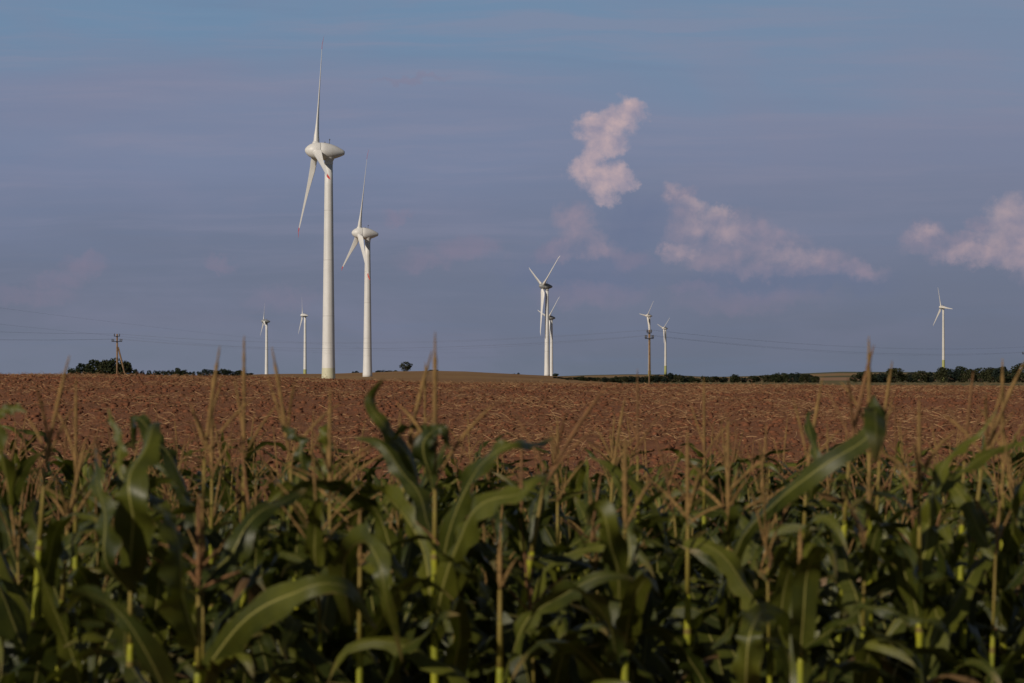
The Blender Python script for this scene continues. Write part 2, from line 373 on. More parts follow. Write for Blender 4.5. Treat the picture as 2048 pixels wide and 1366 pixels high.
def clods(n):
    ico = [(0,0,1),(.89,0,.45),(.28,.85,.45),(-.72,.53,.45),(-.72,-.53,.45),(.28,-.85,.45),(.72,.53,-.45),(-.28,.85,-.45),(-.89,0,-.45),(-.28,-.85,-.45),(.72,-.53,-.45),(0,0,-1)]
    fc = [(0,1,2),(0,2,3),(0,3,4),(0,4,5),(0,5,1),(1,6,2),(2,7,3),(3,8,4),(4,9,5),(5,10,1),(6,7,2),(7,8,3),(8,9,4),(9,10,5),(10,6,1)]
    x, y = scatter_pts(n, 34, 150, 1.5); z = field_z(x, y)
    base_ = np.array(ico); r_ = 0.02 + 0.07 * rng.random(n) ** 2.5
    jit = 0.6 + 0.8 * rng.random((n, 12, 1)); sx = np.stack([0.8 + 0.8 * rng.random(n), 0.8 + 0.8 * rng.random(n), 0.5 + 0.4 * rng.random(n)], -1)[:, None, :]
    co = base_[None] * jit * sx * r_[:, None, None] + np.stack([x, y, z + 0.02], -1)[:, None, :]
    q = (np.arange(n)[:, None, None] * 12 + np.array(fc)[None]).reshape(-1, 3)
    return tag(link('soil_clods', np_mesh('soil_clods', co.reshape(-1, 3), q, M_clod)), 'reddish brown clods of earth lying all over the tilled field', 'soil clods', kind='stuff')
clods(21000)

# ------------------------------------------------------------------ wind turbines
M_white = mat('turbine_white', (0.67, 0.67, 0.66), 0.45, 0.4, var=0.07, vscale=0.35)
M_cream = mat('turbine_aged_white', (0.61, 0.59, 0.55), 0.5, 0.35, var=0.09, vscale=0.3)
M_band = mat('pale_green_paint', (0.57, 0.56, 0.40), 0.5, 0.35, var=0.08, vscale=0.5)
M_band2 = mat('moss_green_paint', (0.36, 0.37, 0.14), 0.5, 0.35, var=0.08, vscale=0.5)
M_red = mat('signal_red_paint', (0.55, 0.06, 0.04), 0.45, 0.4)
M_grey = mat('nacelle_grey', (0.26, 0.27, 0.27), 0.5, 0.4, var=0.1, vscale=0.6)
M_dark = mat('dark_metal', (0.05, 0.05, 0.055), 0.5, 0.4)
M_seam = mat('seam_grey', (0.30, 0.29, 0.28), 0.6, 0.3)

for m_ in (M_white, M_cream):
    t_ = NT(m_.node_tree); p_ = t_.n['Principled BSDF']; src = p_.inputs['Base Color'].links[0].from_socket
    mp_ = t_.new('ShaderNodeMapping'); mp_.inputs['Scale'].default_value = (1.6, 1.6, 0.03); t_.l.new(t_.new('ShaderNodeTexCoord').outputs['Object'], mp_.inputs[0])
    t_.l.new(t_.mix(t_.m('MULTIPLY', t_.ss(t_.noise(mp_.outputs[0], 1.0, 4, 0.6), 0.5, 0.8), 0.5), src, (0.42, 0.40, 0.36)), p_.inputs['Base Color'])
def blade_mesh(Rl, red, wmat, cf=1.0):
    """blade along +Z from the hub centre, rotor axis along +X (upwind), chord mostly along Y"""
    b = MB(); rows = []; mi = []
    st = [0.035, 0.06, 0.09, 0.13, 0.18, 0.25, 0.34, 0.44, 0.55, 0.66, 0.76, 0.84, 0.875, 0.92, 0.955, 0.975, 0.992, 1.0]
    N = 14
    for i, t in enumerate(st):
        r = t * Rl
        chord = np.interp(t, [0.03, 0.07, 0.14, 0.2, 0.5, 0.85, 0.96, 1.0], [0.050, 0.052, 0.082, 0.080, 0.048, 0.026, 0.018, 0.004]) * Rl * (1 if t < 0.08 else cf)
        th = np.interp(t, [0.03, 0.08, 0.15, 0.3, 0.7, 1.0], [1.0, 0.85, 0.42, 0.26, 0.18, 0.14])
        tw = -R(float(np.interp(t, [0.03, 0.2, 0.5, 1.0], [34, 22, 14, 8])))
        sweep = np.interp(t, [0, 0.92, 1.0], [0, 0, 0.012]) * Rl
        ring = []
        for k in range(N):
            a = 2 * math.pi * k / N
            y = math.cos(a) * 0.5; x = math.sin(a) * 0.5 * th * (1 if t < 0.1 else (0.55 + 0.45 * math.cos(a) if True else 1) + 0.25)
            y -= 0.18 * min(1, max(0, (t - 0.05) / 0.1))
            y *= chord; x *= chord
            ring.append((x * math.cos(tw) - y * math.sin(tw) - sweep, x * math.sin(tw) + y * math.cos(tw), r))
        rows.append(ring)
        if i: mi.append(1 if (red and st[i - 1] >= 0.87) else 0)
    b.grid(rows, True, mi, cap=True)
    return b.mesh('blade', [wmat, M_red])

def turbine(label, px, hub_py, D, Rl, yaw, phase, base_w, top_w, tilt=5, red=False, grey=False, band=None, band_h=3.0, body=1.0, group=None, white=M_white, base_py=None, px_top=None, neck=1.0):
    p0 = at(px, HOR, D); base = Vector((p0.x, p0.y, gz(px, D) - 0.5))
    hubc = at(px, hub_py, D); H = hubc.z - base.z
    los = math.atan2(-p0.x, p0.y)                     # heading of the line of sight
    t = empty('wind_turbine', base)
    tag(t, label, 'wind turbine', group or 'white wind turbines standing beyond the field')
    # tower with joint flanges
    k = body; tb = MB(); rows = []; mi = []; zt = H - 2.6 * k
    zs = [0, band_h * 0.5, band_h, band_h + 0.01] + [band_h + (zt - band_h) * q_ for q_ in (0.1, 0.2, 0.2501, 0.2516, 0.35, 0.45, 0.5201, 0.5216, 0.65, 0.7601, 0.7616, 0.88, 1.0)]
    for i, z in enumerate(zs):
        f = z / zt; r_ = 0.5 * (base_w * (1 - f) + top_w * f) * (1 + 0.10 * max(0, 1 - f * 6) ** 2)
        rows.append([(r_ * math.cos(a), r_ * math.sin(a), z) for a in [2 * math.pi * q_ / 40 for q_ in range(40)]])
        if i: mi.append(1 if i <= 2 else (2 if i in (7, 11, 14) else 0))
    tb.grid(rows, True, mi, cap=True); tb.obj('tower', [white, band or white, M_seam], t)
    nm = M_grey if grey else white
    # yawing head: +X points upwind
    hd = Matrix.Translation((0, 0, H)) @ Matrix.Rotation(math.pi + los + yaw, 4, 'Z') @ Matrix.Rotation(-R(tilt) * 0.6, 4, 'Y')
    def lathe(prof, n=40):
        return [[(x, r_ * math.cos(a), r_ * math.sin(a)) for a in [2 * math.pi * q_ / n for q_ in range(n)]] for x, r_ in prof]
    nb = MB(); nb.grid(lathe([(0.98 * k, 2.45 * k), (0.8 * k, 2.62 * k), (-0.6 * k, 2.62 * k), (-2.0 * k, 2.42 * k), (-3.4 * k, 2.02 * k), (-4.6 * k, 1.55 * k), (-5.6 * k, 1.08 * k), (-6.2 * k, 0.76 * k), (-6.5 * k, 0.5 * k), (-6.55 * k, 0.02)]), True, cap=True)
    nb.grid([[(-1.9 * k + s_ * math.cos(a), s_ * math.sin(a), z_) for a in [2 * math.pi * q_ / 32 for q_ in range(32)]] for z_, s_ in ((-1.6 * k, 1.8 * k), (-2.3 * k, 1.5 * k), (-2.85 * k, 1.25 * k), (-3.4 * k, top_w * 0.56), (-3.9 * k, top_w * 0.53))], True)
    nac = nb.obj('nacelle', nm, t); nac.matrix_local = hd @ Matrix.Translation((1.75 * k, 0, 0.15 * k))
    fb = MB(); fb.grid(lathe([(1.02 * k, 2.5 * k), (1.1 * k, 2.5 * k)]), True); fb.obj('joint_ring', M_dark, t).matrix_local = hd @ Matrix.Translation((1.75 * k, 0, 0.15 * k))
    sb = MB(); sb.grid(lathe([(1.1 * k, 2.58 * k), (2.2 * k, 2.52 * k), (3.2 * k, 2.25 * k), (4.1 * k, 1.8 * k), (4.8 * k, 1.25 * k), (5.25 * k, 0.7 * k), (5.42 * k, 0.3 * k), (5.46 * k, 0.01)]), True)
    for j in range(3):                                # blade sockets
        a = R(phase + 120 * j); dr = Vector((0, math.sin(a), math.cos(a)))
        sb.tube([Vector((2.2 * k, 0, 0)) + dr * 1.3 * k, Vector((2.2 * k, 0, 0)) + dr * 2.75 * k], [1.25 * k, 1.02 * k], 20)
    sb.obj('spinner', nm if grey and k < 1 else white, t).matrix_local = hd @ Matrix.Translation((1.75 * k, 0, 0.15 * k))
    bm = blade_mesh(Rl, red, white, 1.0 if D < 1500 else 1.25)
    for j in range(3):
        o = link('blade', bm, t)
        o.matrix_local = hd @ Matrix.Translation((3.95 * k, 0, 0.15 * k)) @ Matrix.Rotation(-R(tilt) * 0.4, 4, 'Y') @ Matrix.Rotation(-R(phase + 120 * j), 4, 'X')
    mb = MB(); mb.tube([(-1.8 * k, 0, 2.4 * k), (-1.8 * k, 0, 3.9 * k)], 0.07, 6); mb.tube([(-1.8 * k, -0.5, 3.5 * k), (-1.8 * k, 0.5, 3.5 * k)], 0.05, 6)
    mb.tube([(-1.8 * k, -0.5, 3.5 * k), (-1.8 * k, -0.5, 3.85 * k)], 0.09, 6); mb.tube([(-1.8 * k, 0.5, 3.5 * k), (-1.8 * k, 0.5, 3.8 * k)], 0.12, 6)
    mb.obj('weather_mast', M_dark, t).matrix_local = hd @ Matrix.Translation((1.75 * k, 0, 0.15 * k))
    lb = MB(); lb.tube([(-0.4 * k, 0.3, 2.4 * k), (-0.4 * k, 0.3, 2.8 * k), (-0.4 * k, 0.3, 2.95 * k)], [0.14, 0.14, 0.06], 10); lb.obj('warning_lamp', M_dark, t).matrix_local = hd @ Matrix.Translation((1.75 * k, 0, 0.15 * k))
    return t
# phase: turn of the rotor seen from upwind; yaw: nose turned from square-left towards the camera
def dist(px_per_m): return F / px_per_m
TURB = []
turbine('tallest and nearest white wind turbine, egg-shaped nacelle, red-tipped blade up, green foot', 657, 304, 724, 36.8, R(8), -12, 4.0, 2.35, red=True, band=M_band, band_h=5.4)
turbine('second largest white wind turbine, just right of the tallest, with its red-tipped blade straight up', 735, 468, 1067, 37.4, R(12), 6, 4.0, 2.3, red=True, band=M_white)
turbine('leftmost small far wind turbine with grey nacelle and one blade up', 533, 643, 2240, 20.5, R(8), -12, 3.4, 2.0, grey=True, body=0.7)
turbine('small far wind turbine close to the left of the tallest tower, white nacelle, greenish foot', 610, 631, 2240, 20.5, R(14), -28, 3.2, 2.0, band=M_band2, band_h=11, body=0.62)
turbine('mid-sized central wind turbine, dark nacelle, two blades raised in a V', 1094, 573, 1717, 35.5, R(21), 55, 3.9, 2.3, grey=True, body=0.85)
turbine('small turbine partly hidden behind the tower of the central V-bladed turbine', 1103, 636, 2670, 33, R(25), 47, 3.9, 2.6, grey=True, body=0.95)
turbine('far wind turbine whose tower stands behind the single wooden utility pole', 1299, 632, 2750, 21.5, R(27), 38, 3.4, 2.2, body=0.72, white=M_cream, band=M_band2, band_h=9)
turbine('smallest wind turbine, right of the single wooden pole, green foot behind the hedge', 1331, 657, 3300, 21.5, R(28), 48, 3.6, 2.2, body=0.75, white=M_cream, band=M_band2, band_h=13)
turbine('lone far right wind turbine rising behind the dark trees with yellow-green foot', 1887, 615, 2150, 20.5, R(30), -24, 2.9, 1.7, body=0.6, white=M_cream, band=M_band2, band_h=19)

# ------------------------------------------------------------------ power line
M_wood = mat('weathered_pole', (0.24, 0.15, 0.085), 0.85, 0.2, var=0.4, vscale=2, bump=0.4, bscale=8)
M_ins = mat('dark_insulator', (0.03, 0.028, 0.03), 0.3, 0.5)
M_wire = mat('wire', (0.09, 0.09, 0.10), 0.5, 0.3)
def pole(label, px, top_py, D, arm_py, brace=None, w_=0.30, arm=1.0, rz=0.0):
    p0 = at(px, HOR, D); top = at(px, top_py, D).z; za = at(px, arm_py, D).z
    t = empty('utility_pole', (p0.x, p0.y, -0.5), 0); tag(t, label, 'utility pole', 'wooden poles of the overhead power line')
    H = top + 0.5; A = za + 0.5
    b = MB(); b.tube([(0, 0, 0), (0.02, 0, H * 0.5), (0, 0, H)], [w_ * 0.55, w_ * 0.5, w_ * 0.42], 12); b.obj('pole', M_wood, t)
    if brace:
        e = at(brace, HOR, D + 1.0); b = MB(); dx = (e.x - p0.x) * (1 + 0.0)
        b.tube([(dx * 1.28, 1.2, 0), (0.16, 0.12, A - 1.0)], [w_ * 0.5, w_ * 0.42], 12); b.obj('brace', M_wood, t)
    b = MB(); b.box((0, -w_ * 0.5 - 0.06, A), (2 * arm, 0.12, 0.13)); b.obj('crossarm', M_ins, t, smooth=False)
    b = MB(); b.box((0, -w_ * 0.5 - 0.06, H - 0.42), (1.1 * arm, 0.1, 0.10)); b.obj('top_bracket', M_ins, t, smooth=False)
    att = []
    for (ix, iz) in ((-arm * 0.93, A), (-arm * 0.62, A), (arm * 0.62, A), (arm * 0.93, A), (-0.48 * arm, H - 0.42), (0.48 * arm, H - 0.42)):
        b = MB(); pr = [(0.0, 0.03), (0.12, 0.03), (0.14, 0.10), (0.22, 0.11), (0.26, 0.07), (0.36, 0.10), (0.44, 0.07), (0.48, 0.02)]
        b.grid([[(r_ * math.cos(a), r_ * math.sin(a), z_) for a in [2 * math.pi * k / 10 for k in range(10)]] for z_, r_ in pr], True, cap=True)
        b.obj('insulator', M_ins, t, (ix, -w_ * 0.5 - 0.06, iz)); att.append(Vector((p0.x + ix, p0.y - w_ * 0.5 - 0.06, -0.5 + iz + 0.45)))
    return att
a1 = pole('braced wooden utility pole at the left in front of the round dark copse', 234, 668, 430, 683, brace=254, arm=0.93, w_=0.34)
a2 = pole('single straight wooden utility pole right of centre, in front of a far turbine tower', 1298.5, 660, 345, 677, w_=0.27, arm=0.62)
a3 = pole('utility pole at the right edge of the picture, only its insulator end in view', 2053, 694, 520, 708, w_=0.34, arm=0.95)
def off_pole(px, top_py, D, arm_py, arm=1.0):
    p0 = at(px, HOR, D); top = at(px, top_py, D).z; za = at(px, arm_py, D).z
    return [Vector((p0.x + q_, p0.y, za)) for q_ in (-arm * .93, -arm * .62, arm * .62, arm * .93)] + [Vector((p0.x + q_, p0.y, top)) for q_ in (-.5, .5)]
a0 = off_pole(-420, 640, 330, 664); a4 = off_pole(2400, 690, 640, 705)
def wire(label, p, q_, sag, rad=0.014):
    n = 36; pts = [p.lerp(q_, i / n) - Vector((0, 0, 4 * sag * (i / n) * (1 - i / n))) for i in range(n + 1)]
    b = MB(); o0 = pts[0]; b.tube([v - o0 for v in pts], rad, 5)
    tag(b.obj('power_wire', M_wire, None, o0), label, 'wire', 'overhead wires between the utility poles')
pos = ['lower wire on the outer left insulator', 'lower wire on the inner left insulator', 'lower wire on the inner right insulator', 'lower wire on the outer right insulator', 'top wire on the left insulator', 'top wire on the right insulator']
for (A_, B_, txt, sg) in ((a0, a1, 'running off left of the braced pole', 0.5), (a1, a2, 'spanning from the braced pole to the single pole', 1.8), (a2, a3, 'spanning from the single pole to the right-edge pole', 1.4), (a3, a4, 'running off beyond the right-edge pole', 0.6)):
    for i in (0, 2, 3, 4, 5):
        wire(pos[i] + ', ' + txt, A_[i], B_[i], sg * (1.0 + 0.10 * (i % 3)) * (0.85 if i > 3 else 1), 0.0055)
for i in (0, 1):  # a second, farther line coming in high from the left and going down to the right
    wire(('upper' if i == 0 else 'lower') + ' of two faint thin wires slanting down from the upper left sky', at(-60, 608 + 34 * i, 300), at(1010, 705 + 8 * i, 900), 2.0, 0.006)

# ------------------------------------------------------------------ trees and bushes on the skyline
M_leaf_a = mat('tree_foliage', (0.040, 0.047, 0.022), 0.85, 0.08, color2=(0.018, 0.026, 0.014), vscale=0.6)
M_leaf_b = mat('tree_foliage_olive', (0.042, 0.045, 0.020), 0.85, 0.08, color2=(0.026, 0.031, 0.016), vscale=0.6)
M_leaf_c = mat('tree_foliage_bluish', (0.022, 0.032, 0.024), 0.85, 0.08, color2=(0.015, 0.023, 0.018), vscale=0.6)
M_bark = mat('bark', (0.11, 0.085, 0.06), 0.9, 0.1, var=0.3)
def crown_mesh(seed, kind, mat_):
    """leaf clumps filling a unit crown: x,y within about +-0.5, z 0..1"""
    r = np.random.default_rng(seed)
    if kind == 'round': L = [((0, 0, 0.50), (0.38, 0.38, 0.44)), ((0, 0, 0.2), (0.33, 0.33, 0.2))] + [((r.uniform(-.3, .3), r.uniform(-.3, .3), r.uniform(.3, .8)), (r.uniform(.13, .24),) * 3) for _ in range(9)]
    elif kind == 'low': L = [((0, 0, 0.42), (0.42, 0.40, 0.40))] + [((r.uniform(-.42, .42), r.uniform(-.3, .3), r.uniform(.2, .72)), (r.uniform(.10, .22), .2, r.uniform(.14, .26))) for _ in range(10)]
    else: L = [((0, 0, 0.35), (0.30, 0.30, 0.35)), ((0, 0, 0.6), (0.16, 0.16, 0.36))] + [((r.uniform(-.3, .3), r.uniform(-.2, .2), r.uniform(.15, .6)), (.10, .10, r.uniform(.14, .3))) for _ in range(6)]
    P = []; n = 2600
    vol = np.array([a[1][0] * a[1][2] for a in L]); pick = r.choice(len(L), n, p=vol / vol.sum())
    for k in pick:
        c, s = L[k]; v = r.normal(size=3); v /= np.linalg.norm(v); rad = r.uniform(0.55, 1.08) ** 0.6
        P.append(np.array(c) + v * np.array(s) * rad)
    P = np.array(P); P[:, 2] = np.clip(P[:, 2] / np.percentile(P[:, 2], 98.5), 0.0, 1.05); P[:, :2] *= 0.47 / np.percentile(np.abs(P[:, 0]), 98)
    keep = fbm(P[:, 0] * 8 + 50, P[:, 2] * 8 + P[:, 1] * 5 + 50, 2, seed) > 0.30; P = P[keep]; n = len(P)
    u = r.normal(size=(n, 3)); u /= np.linalg.norm(u, axis=1)[:, None]; v = np.cross(u, r.normal(size=(n, 3))); v /= np.linalg.norm(v, axis=1)[:, None]
    s = r.uniform(0.025, 0.062, (n, 1)); v = v * 0.7
    co = np.stack([P - u * s, P - v * s, P + u * s, P + v * s], 1).reshape(-1, 3)
    return np_mesh('crown', co, np.arange(4 * n).reshape(n, 4), mat_)
CR = {('round', i): crown_mesh(40 + i, 'round', (M_leaf_a, M_leaf_b, M_leaf_c)[i % 3]) for i in range(5)}
CR.update({('low', i): crown_mesh(60 + i, 'low', (M_leaf_c, M_leaf_a, M_leaf_b)[i % 3]) for i in range(5)})
CR.update({('spiky', i): crown_mesh(80 + i, 'spiky', (M_leaf_c, M_leaf_a)[i % 2]) for i in range(3)})
tb = MB(); tb.tube([(0, 0, 0), (0.02, 0.01, 0.2), (0, 0, 0.45), (0.03, 0, 0.8)], [0.035, 0.026, 0.02, 0.008], 8)
for a in range(5): tb.tube([(0, 0, 0.25 + 0.07 * a), (0.24 * math.cos(a * 2.4), 0.24 * math.sin(a * 2.4), 0.5 + 0.08 * a)], [0.013, 0.005], 6)
TRUNK = tb.mesh('trunk', M_bark)
cnt = [0]
def tree(px, top_py, w_px, D, kind, label, group, lift=0.0, name='tree', cat='tree', fy=1.0):
    top_py += random.uniform(-2.2, 1.2) * (1 if len(group) > 24 and w_px > 14 else 0.3); p0 = at(px, HOR, D); zb = gz(px, D) - 0.25 + lift; h = at(px, top_py, D).z - zb; wd = w_px / F * D
    cnt[0] += 1; i = cnt[0]
    t = empty(name, (p0.x, p0.y, zb), (i * 1.7) % 6.28); tag(t, label, cat, group)
    c = link('crown', CR[(kind, i % (3 if kind == 'spiky' else 5))], t); lo = 0.03 if kind == 'round' else 0.0
    c.location = (0, 0, h * lo); c.scale = (wd * 0.98, wd * 0.98 * fy, h * (1 - lo) * 1.0)
    k = link('trunk', TRUNK, t); k.scale = (max(wd, 2) * 0.9, max(wd, 2) * 0.9, h * 0.85)
G1 = 'trees of the dark copse at the left'; G2 = 'bushes along the left skyline'; G3 = 'bushes on the tan hill'; G4 = 'bushes of the low hedge right of centre'; G5 = 'trees of the hedgerow between pole and gap'; G6 = 'trees of the dark belt at the right'
for px, py, wp, lab in ((150, 739, 26, 'low leftmost bush sloping up to the copse behind the braced pole'), (168, 731, 30, 'second tree from the left in the copse, shorter than the middle ones'),
                        (190, 723, 38, 'broad round tree in the left half of the copse'), (214, 723, 36, 'tree at the middle of the copse, just left of the braced pole'),
                        (232, 720, 34, 'tallest tree of the copse, directly behind the braced pole'), (250, 726, 30, 'tree of the copse seen behind the slanting brace'),
                        (266, 739, 20, 'small bush closing the copse on its right side')):
    tree(px, py, wp * 1.25, 1290 + random.uniform(-40, 40), 'round' if py < 735 else 'low', lab, G1)
for px, py, wp, kd in ((283, 744, 14, 'low'), (298, 741, 14, 'spiky'), (314, 743, 16, 'low'), (328, 743, 16, 'low'), (344, 742, 12, 'spiky'), (355, 739, 16, 'spiky'), (368, 740, 18, 'low'), (381, 744, 14, 'low'),
                       (402, 744, 12, 'low'), (413, 741, 16, 'round'), (432, 743, 18, 'low'), (446, 739, 22, 'low'), (462, 742, 20, 'low'), (478, 742, 18, 'low'), (495, 746, 20, 'low')):
    where = 'left of the tan tassel' if px < 385 else 'right of the tan tassel'
    tree(px, py, wp * 1.3, 1300 + random.uniform(-50, 50), kd, 'small dark %s bush on the left skyline, %s' % (('rounded' if kd != 'spiky' else 'pointed'), 'between copse and tall tassel' if px < 385 else 'between tall tassel and first far turbine'), G2, name='bush', cat='bush')
for px, py, wp, kd, lab in ((706, 743, 6, 'spiky', 'tiny pointed bush just left of the second turbine tower'), (713, 742, 8, 'spiky', 'tiny bush touching the second turbine tower on its left'),
                            (757, 741, 12, 'low', 'first low bush right of the second turbine tower'), (768, 740, 14, 'spiky', 'pointed bush between second tower and the lone round tree'),
                            (780, 741, 14, 'low', 'low bush in the short row left of the lone round tree'), (791, 741, 8, 'spiky', 'little bush close to the left of the lone round tree'),
                            (812, 724, 19, 'round', 'lone round dark tree on top of the tan hill'), (866, 740, 20, 'low', 'flat dark bush on the hill top behind the tall central tassel'), (880, 742, 14, 'low', 'flat small bush right of the tall central tassel'),
                            (1028, 747, 8, 'spiky', 'tiny bush on the hill left of the central turbine'), (1037, 746, 5, 'spiky', 'tiniest sprig of a bush left of the central turbine'),
                            (1111, 747, 11, 'low', 'small dark bush at the foot of the central turbine')):
    tree(px, py, wp * 1.2, 1690, kd, lab, G3, name='tree' if px == 812 else 'bush', cat='tree' if px == 812 else 'bush')
x = 1118
while x < 1398:
    hh = np.interp(x, [1118, 1160, 1230, 1260, 1300, 1348, 1375, 1398], [754, 755, 755, 755, 753, 748, 752, 757]) + random.uniform(-1, 1.5)
    side = 'left of the single pole' if x < 1290 else 'right of the single pole'
    tree(x, hh, random.uniform(18, 26), 1150 + random.uniform(-60, 60), 'low' if random.random() < .8 else 'round', 'dark bush in the low hedge ' + side, G4, name='bush', cat='bush'); x += random.uniform(9, 13)
for px, py, wp, lab in ((1412, 753, 18, 'rounded small tree starting the hedgerow right of the tan gap'), (1428, 752, 26, 'broad low tree, first full crown of the hedgerow'), (1447, 754, 20, 'lower tree in the hedgerow left of the small peaked one'),
                        (1470, 751, 24, 'small peaked tree in the hedgerow'), (1488, 757, 14, 'little bush beside the peaked tree'), (1507, 753, 28, 'separate rounded tree before the long dark hedge')):
    tree(px, py, wp * 1.2, 1180, 'low', lab, G5)
for k, px in enumerate(range(1532, 1640, 11)):
    tree(px, np.interp(px, [1532, 1560, 1600, 1640], [751, 748, 748, 753]) + random.uniform(-1, 1), 22, 1150 + random.uniform(-40, 40), 'round' if k % 2 else 'low',
         'dark tree in the long hedge ' + ('left of' if px < 1622 else 'behind') + ' the tall leaning tassel', G5)
for px, py, wp, kd, lab in ((1712, 748, 26, 'low', 'leftmost dark shrub of the right-hand tree belt'), (1732, 744, 28, 'round', 'tree of the right belt behind the pair of tall tassels'), (1752, 750, 26, 'low', 'low shrub just right of the pair of tall tassels'),
                            (1768, 748, 26, 'low', 'shrub between the tall tassels and the high domed tree'), (1788, 737, 34, 'round', 'high domed tree of the right belt'), (1806, 749, 24, 'low', 'lower shrub right of the domed tree'),
                            (1822, 746, 28, 'low', 'rounded olive shrub left of the leaning right tassel'), (1842, 743, 30, 'round', 'tree directly behind the leaning right tassel'), (1862, 744, 28, 'low', 'tree left of the far right turbine foot'),
                            (1884, 736, 24, 'round', 'tree standing right in front of the far right turbine foot'), (1902, 740, 26, 'round', 'tree just right of the far right turbine foot'), (1922, 735, 30, 'round', 'tall tree second to the right of the turbine foot'),
                            (1942, 739, 26, 'round', 'tree in the middle of the right belt beyond the turbine'), (1962, 738, 28, 'round', 'tree left of the short tassel near the right edge'), (1982, 737, 28, 'round', 'tree beside the short tassel near the right edge'),
                            (2002, 735, 30, 'round', 'tree directly behind the short tassel near the right edge'), (2022, 742, 26, 'round', 'lower tree left of the biggest tree at the right edge'), (2046, 727, 38, 'round', 'biggest tree of the belt, at the right edge'),
                            (2075, 732, 36, 'round', 'tree beyond the biggest one, mostly out of view'), (2007, 753, 38, 'low', 'olive low shrub in front of the belt near the right edge')):
    tree(px, py, wp * 1.2, (1050 if 'olive low' in lab else 1200) + random.uniform(-40, 40), kd, lab, G6, name='shrub' if 'shrub' in lab else 'tree', cat='shrub' if 'shrub' in lab else 'tree')

# ------------------------------------------------------------------ maize
def maize_leaf_material(name, c_lo, c_hi, rib, trans):
    m_ = bpy.data.materials.new(name); m_.use_nodes = True; t = NT(m_.node_tree); p = t.n['Principled BSDF']
    tcn = t.new('ShaderNodeTexCoord'); s = t.new('ShaderNodeSeparateXYZ'); t.l.new(tcn.outputs['UV'], s.inputs[0])
    u, v = s.outputs[0], s.outputs[1]; rnd = t.new('ShaderNodeObjectInfo').outputs['Random']
    across = t.m('ABSOLUTE', t.m('SUBTRACT', u, 0.5))
    vein = t.noise(t.xyz(t.m('MULTIPLY', u, 42), t.m('MULTIPLY', v, 0.8), rnd), 1.0, 2, 0.5)
    mott = t.noise(tcn.outputs['Object'], 9, 4, 0.6)
    col = t.mix(t.m('ADD', t.m('MULTIPLY', rnd, 0.6), t.m('MULTIPLY', t.m('SUBTRACT', mott, 0.5), 1.2), clamp=True), c_lo, c_hi)
    col = t.mix(t.m('MULTIPLY', vein, 0.45), col, tuple(q_ * 0.5 for q_ in c_lo))
    tip = t.m('MULTIPLY', t.ss(t.m('ADD', v, t.m('MULTIPLY', mott, 0.3)), 1.0, 1.2), 0.8)
    col = t.mix(tip, col, (0.22, 0.15, 0.06))
    edge = t.m('MULTIPLY', t.ss(t.m('ADD', across, t.m('MULTIPLY', t.m('SUBTRACT', t.noise(tcn.outputs['Object'], 22, 3, 0.6), 0.5), 0.35)), 0.49, 0.58), 0.7)
    col = t.mix(edge, col, (0.20, 0.14, 0.05))
    w_ = t.m('SUBTRACT', 0.065, t.m('MULTIPLY', v, 0.035))
    ribf = t.m('SUBTRACT', 1.0, t.m('DIVIDE', across, w_), clamp=True)
    ribf = t.m('MULTIPLY', t.ss(ribf, 0.0, 0.6), t.m('SUBTRACT', 1.0, t.m('MULTIPLY', v, 0.6)))
    col = t.mix(ribf, col, rib)
    t.l.new(col, p.inputs['Base Color']); p.inputs['Roughness'].default_value = 0.42; p.inputs['Specular IOR Level'].default_value = 0.42
    b = t.new('ShaderNodeBump'); b.inputs['Strength'].default_value = 0.35; b.inputs['Distance'].default_value = 0.003
    t.l.new(vein, b.inputs['Height']); t.l.new(b.outputs[0], p.inputs['Normal'])
    tr = t.new('ShaderNodeBsdfTranslucent'); t.l.new(t.mix(0.5, col, (0.16, 0.20, 0.01)), tr.inputs['Color'])
    ms = t.new('ShaderNodeMixShader'); ms.inputs[0].default_value = trans
    t.l.new(p.outputs[0], ms.inputs[1]); t.l.new(tr.outputs[0], ms.inputs[2]); t.l.new(ms.outputs[0], t.n['Material Output'].inputs['Surface'])
    return m_
M_ml = maize_leaf_material('maize_leaf', (0.030, 0.040, 0.006), (0.165, 0.168, 0.018), (0.34, 0.31, 0.09), 0.17)
M_md = maize_leaf_material('dry_maize_leaf', (0.16, 0.095, 0.04), (0.24, 0.15, 0.07), (0.3, 0.2, 0.1), 0.2)
M_stalk = mat('maize_stalk', (0.32, 0.31, 0.015), 0.5, 0.3, color2=(0.18, 0.20, 0.02), vscale=7)
M_node = mat('stalk_node', (0.16, 0.12, 0.03), 0.6, 0.2)
M_tas = mat('tassel_ochre', (0.27, 0.165, 0.06), 0.8, 0.15, color2=(0.17, 0.105, 0.04), vscale=25)
M_tas2 = mat('tassel_russet', (0.22, 0.115, 0.05), 0.8, 0.15, color2=(0.14, 0.075, 0.035), vscale=25)
M_ped = mat('tassel_stem', (0.24, 0.21, 0.035), 0.6, 0.2, color2=(0.20, 0.14, 0.04), vscale=9)
M_husk = mat('ear_husk', (0.10, 0.12, 0.03), 0.6, 0.2, var=0.3, vscale=12)
M_silk = mat('corn_silk', (0.14, 0.055, 0.03), 0.8, 0.1)

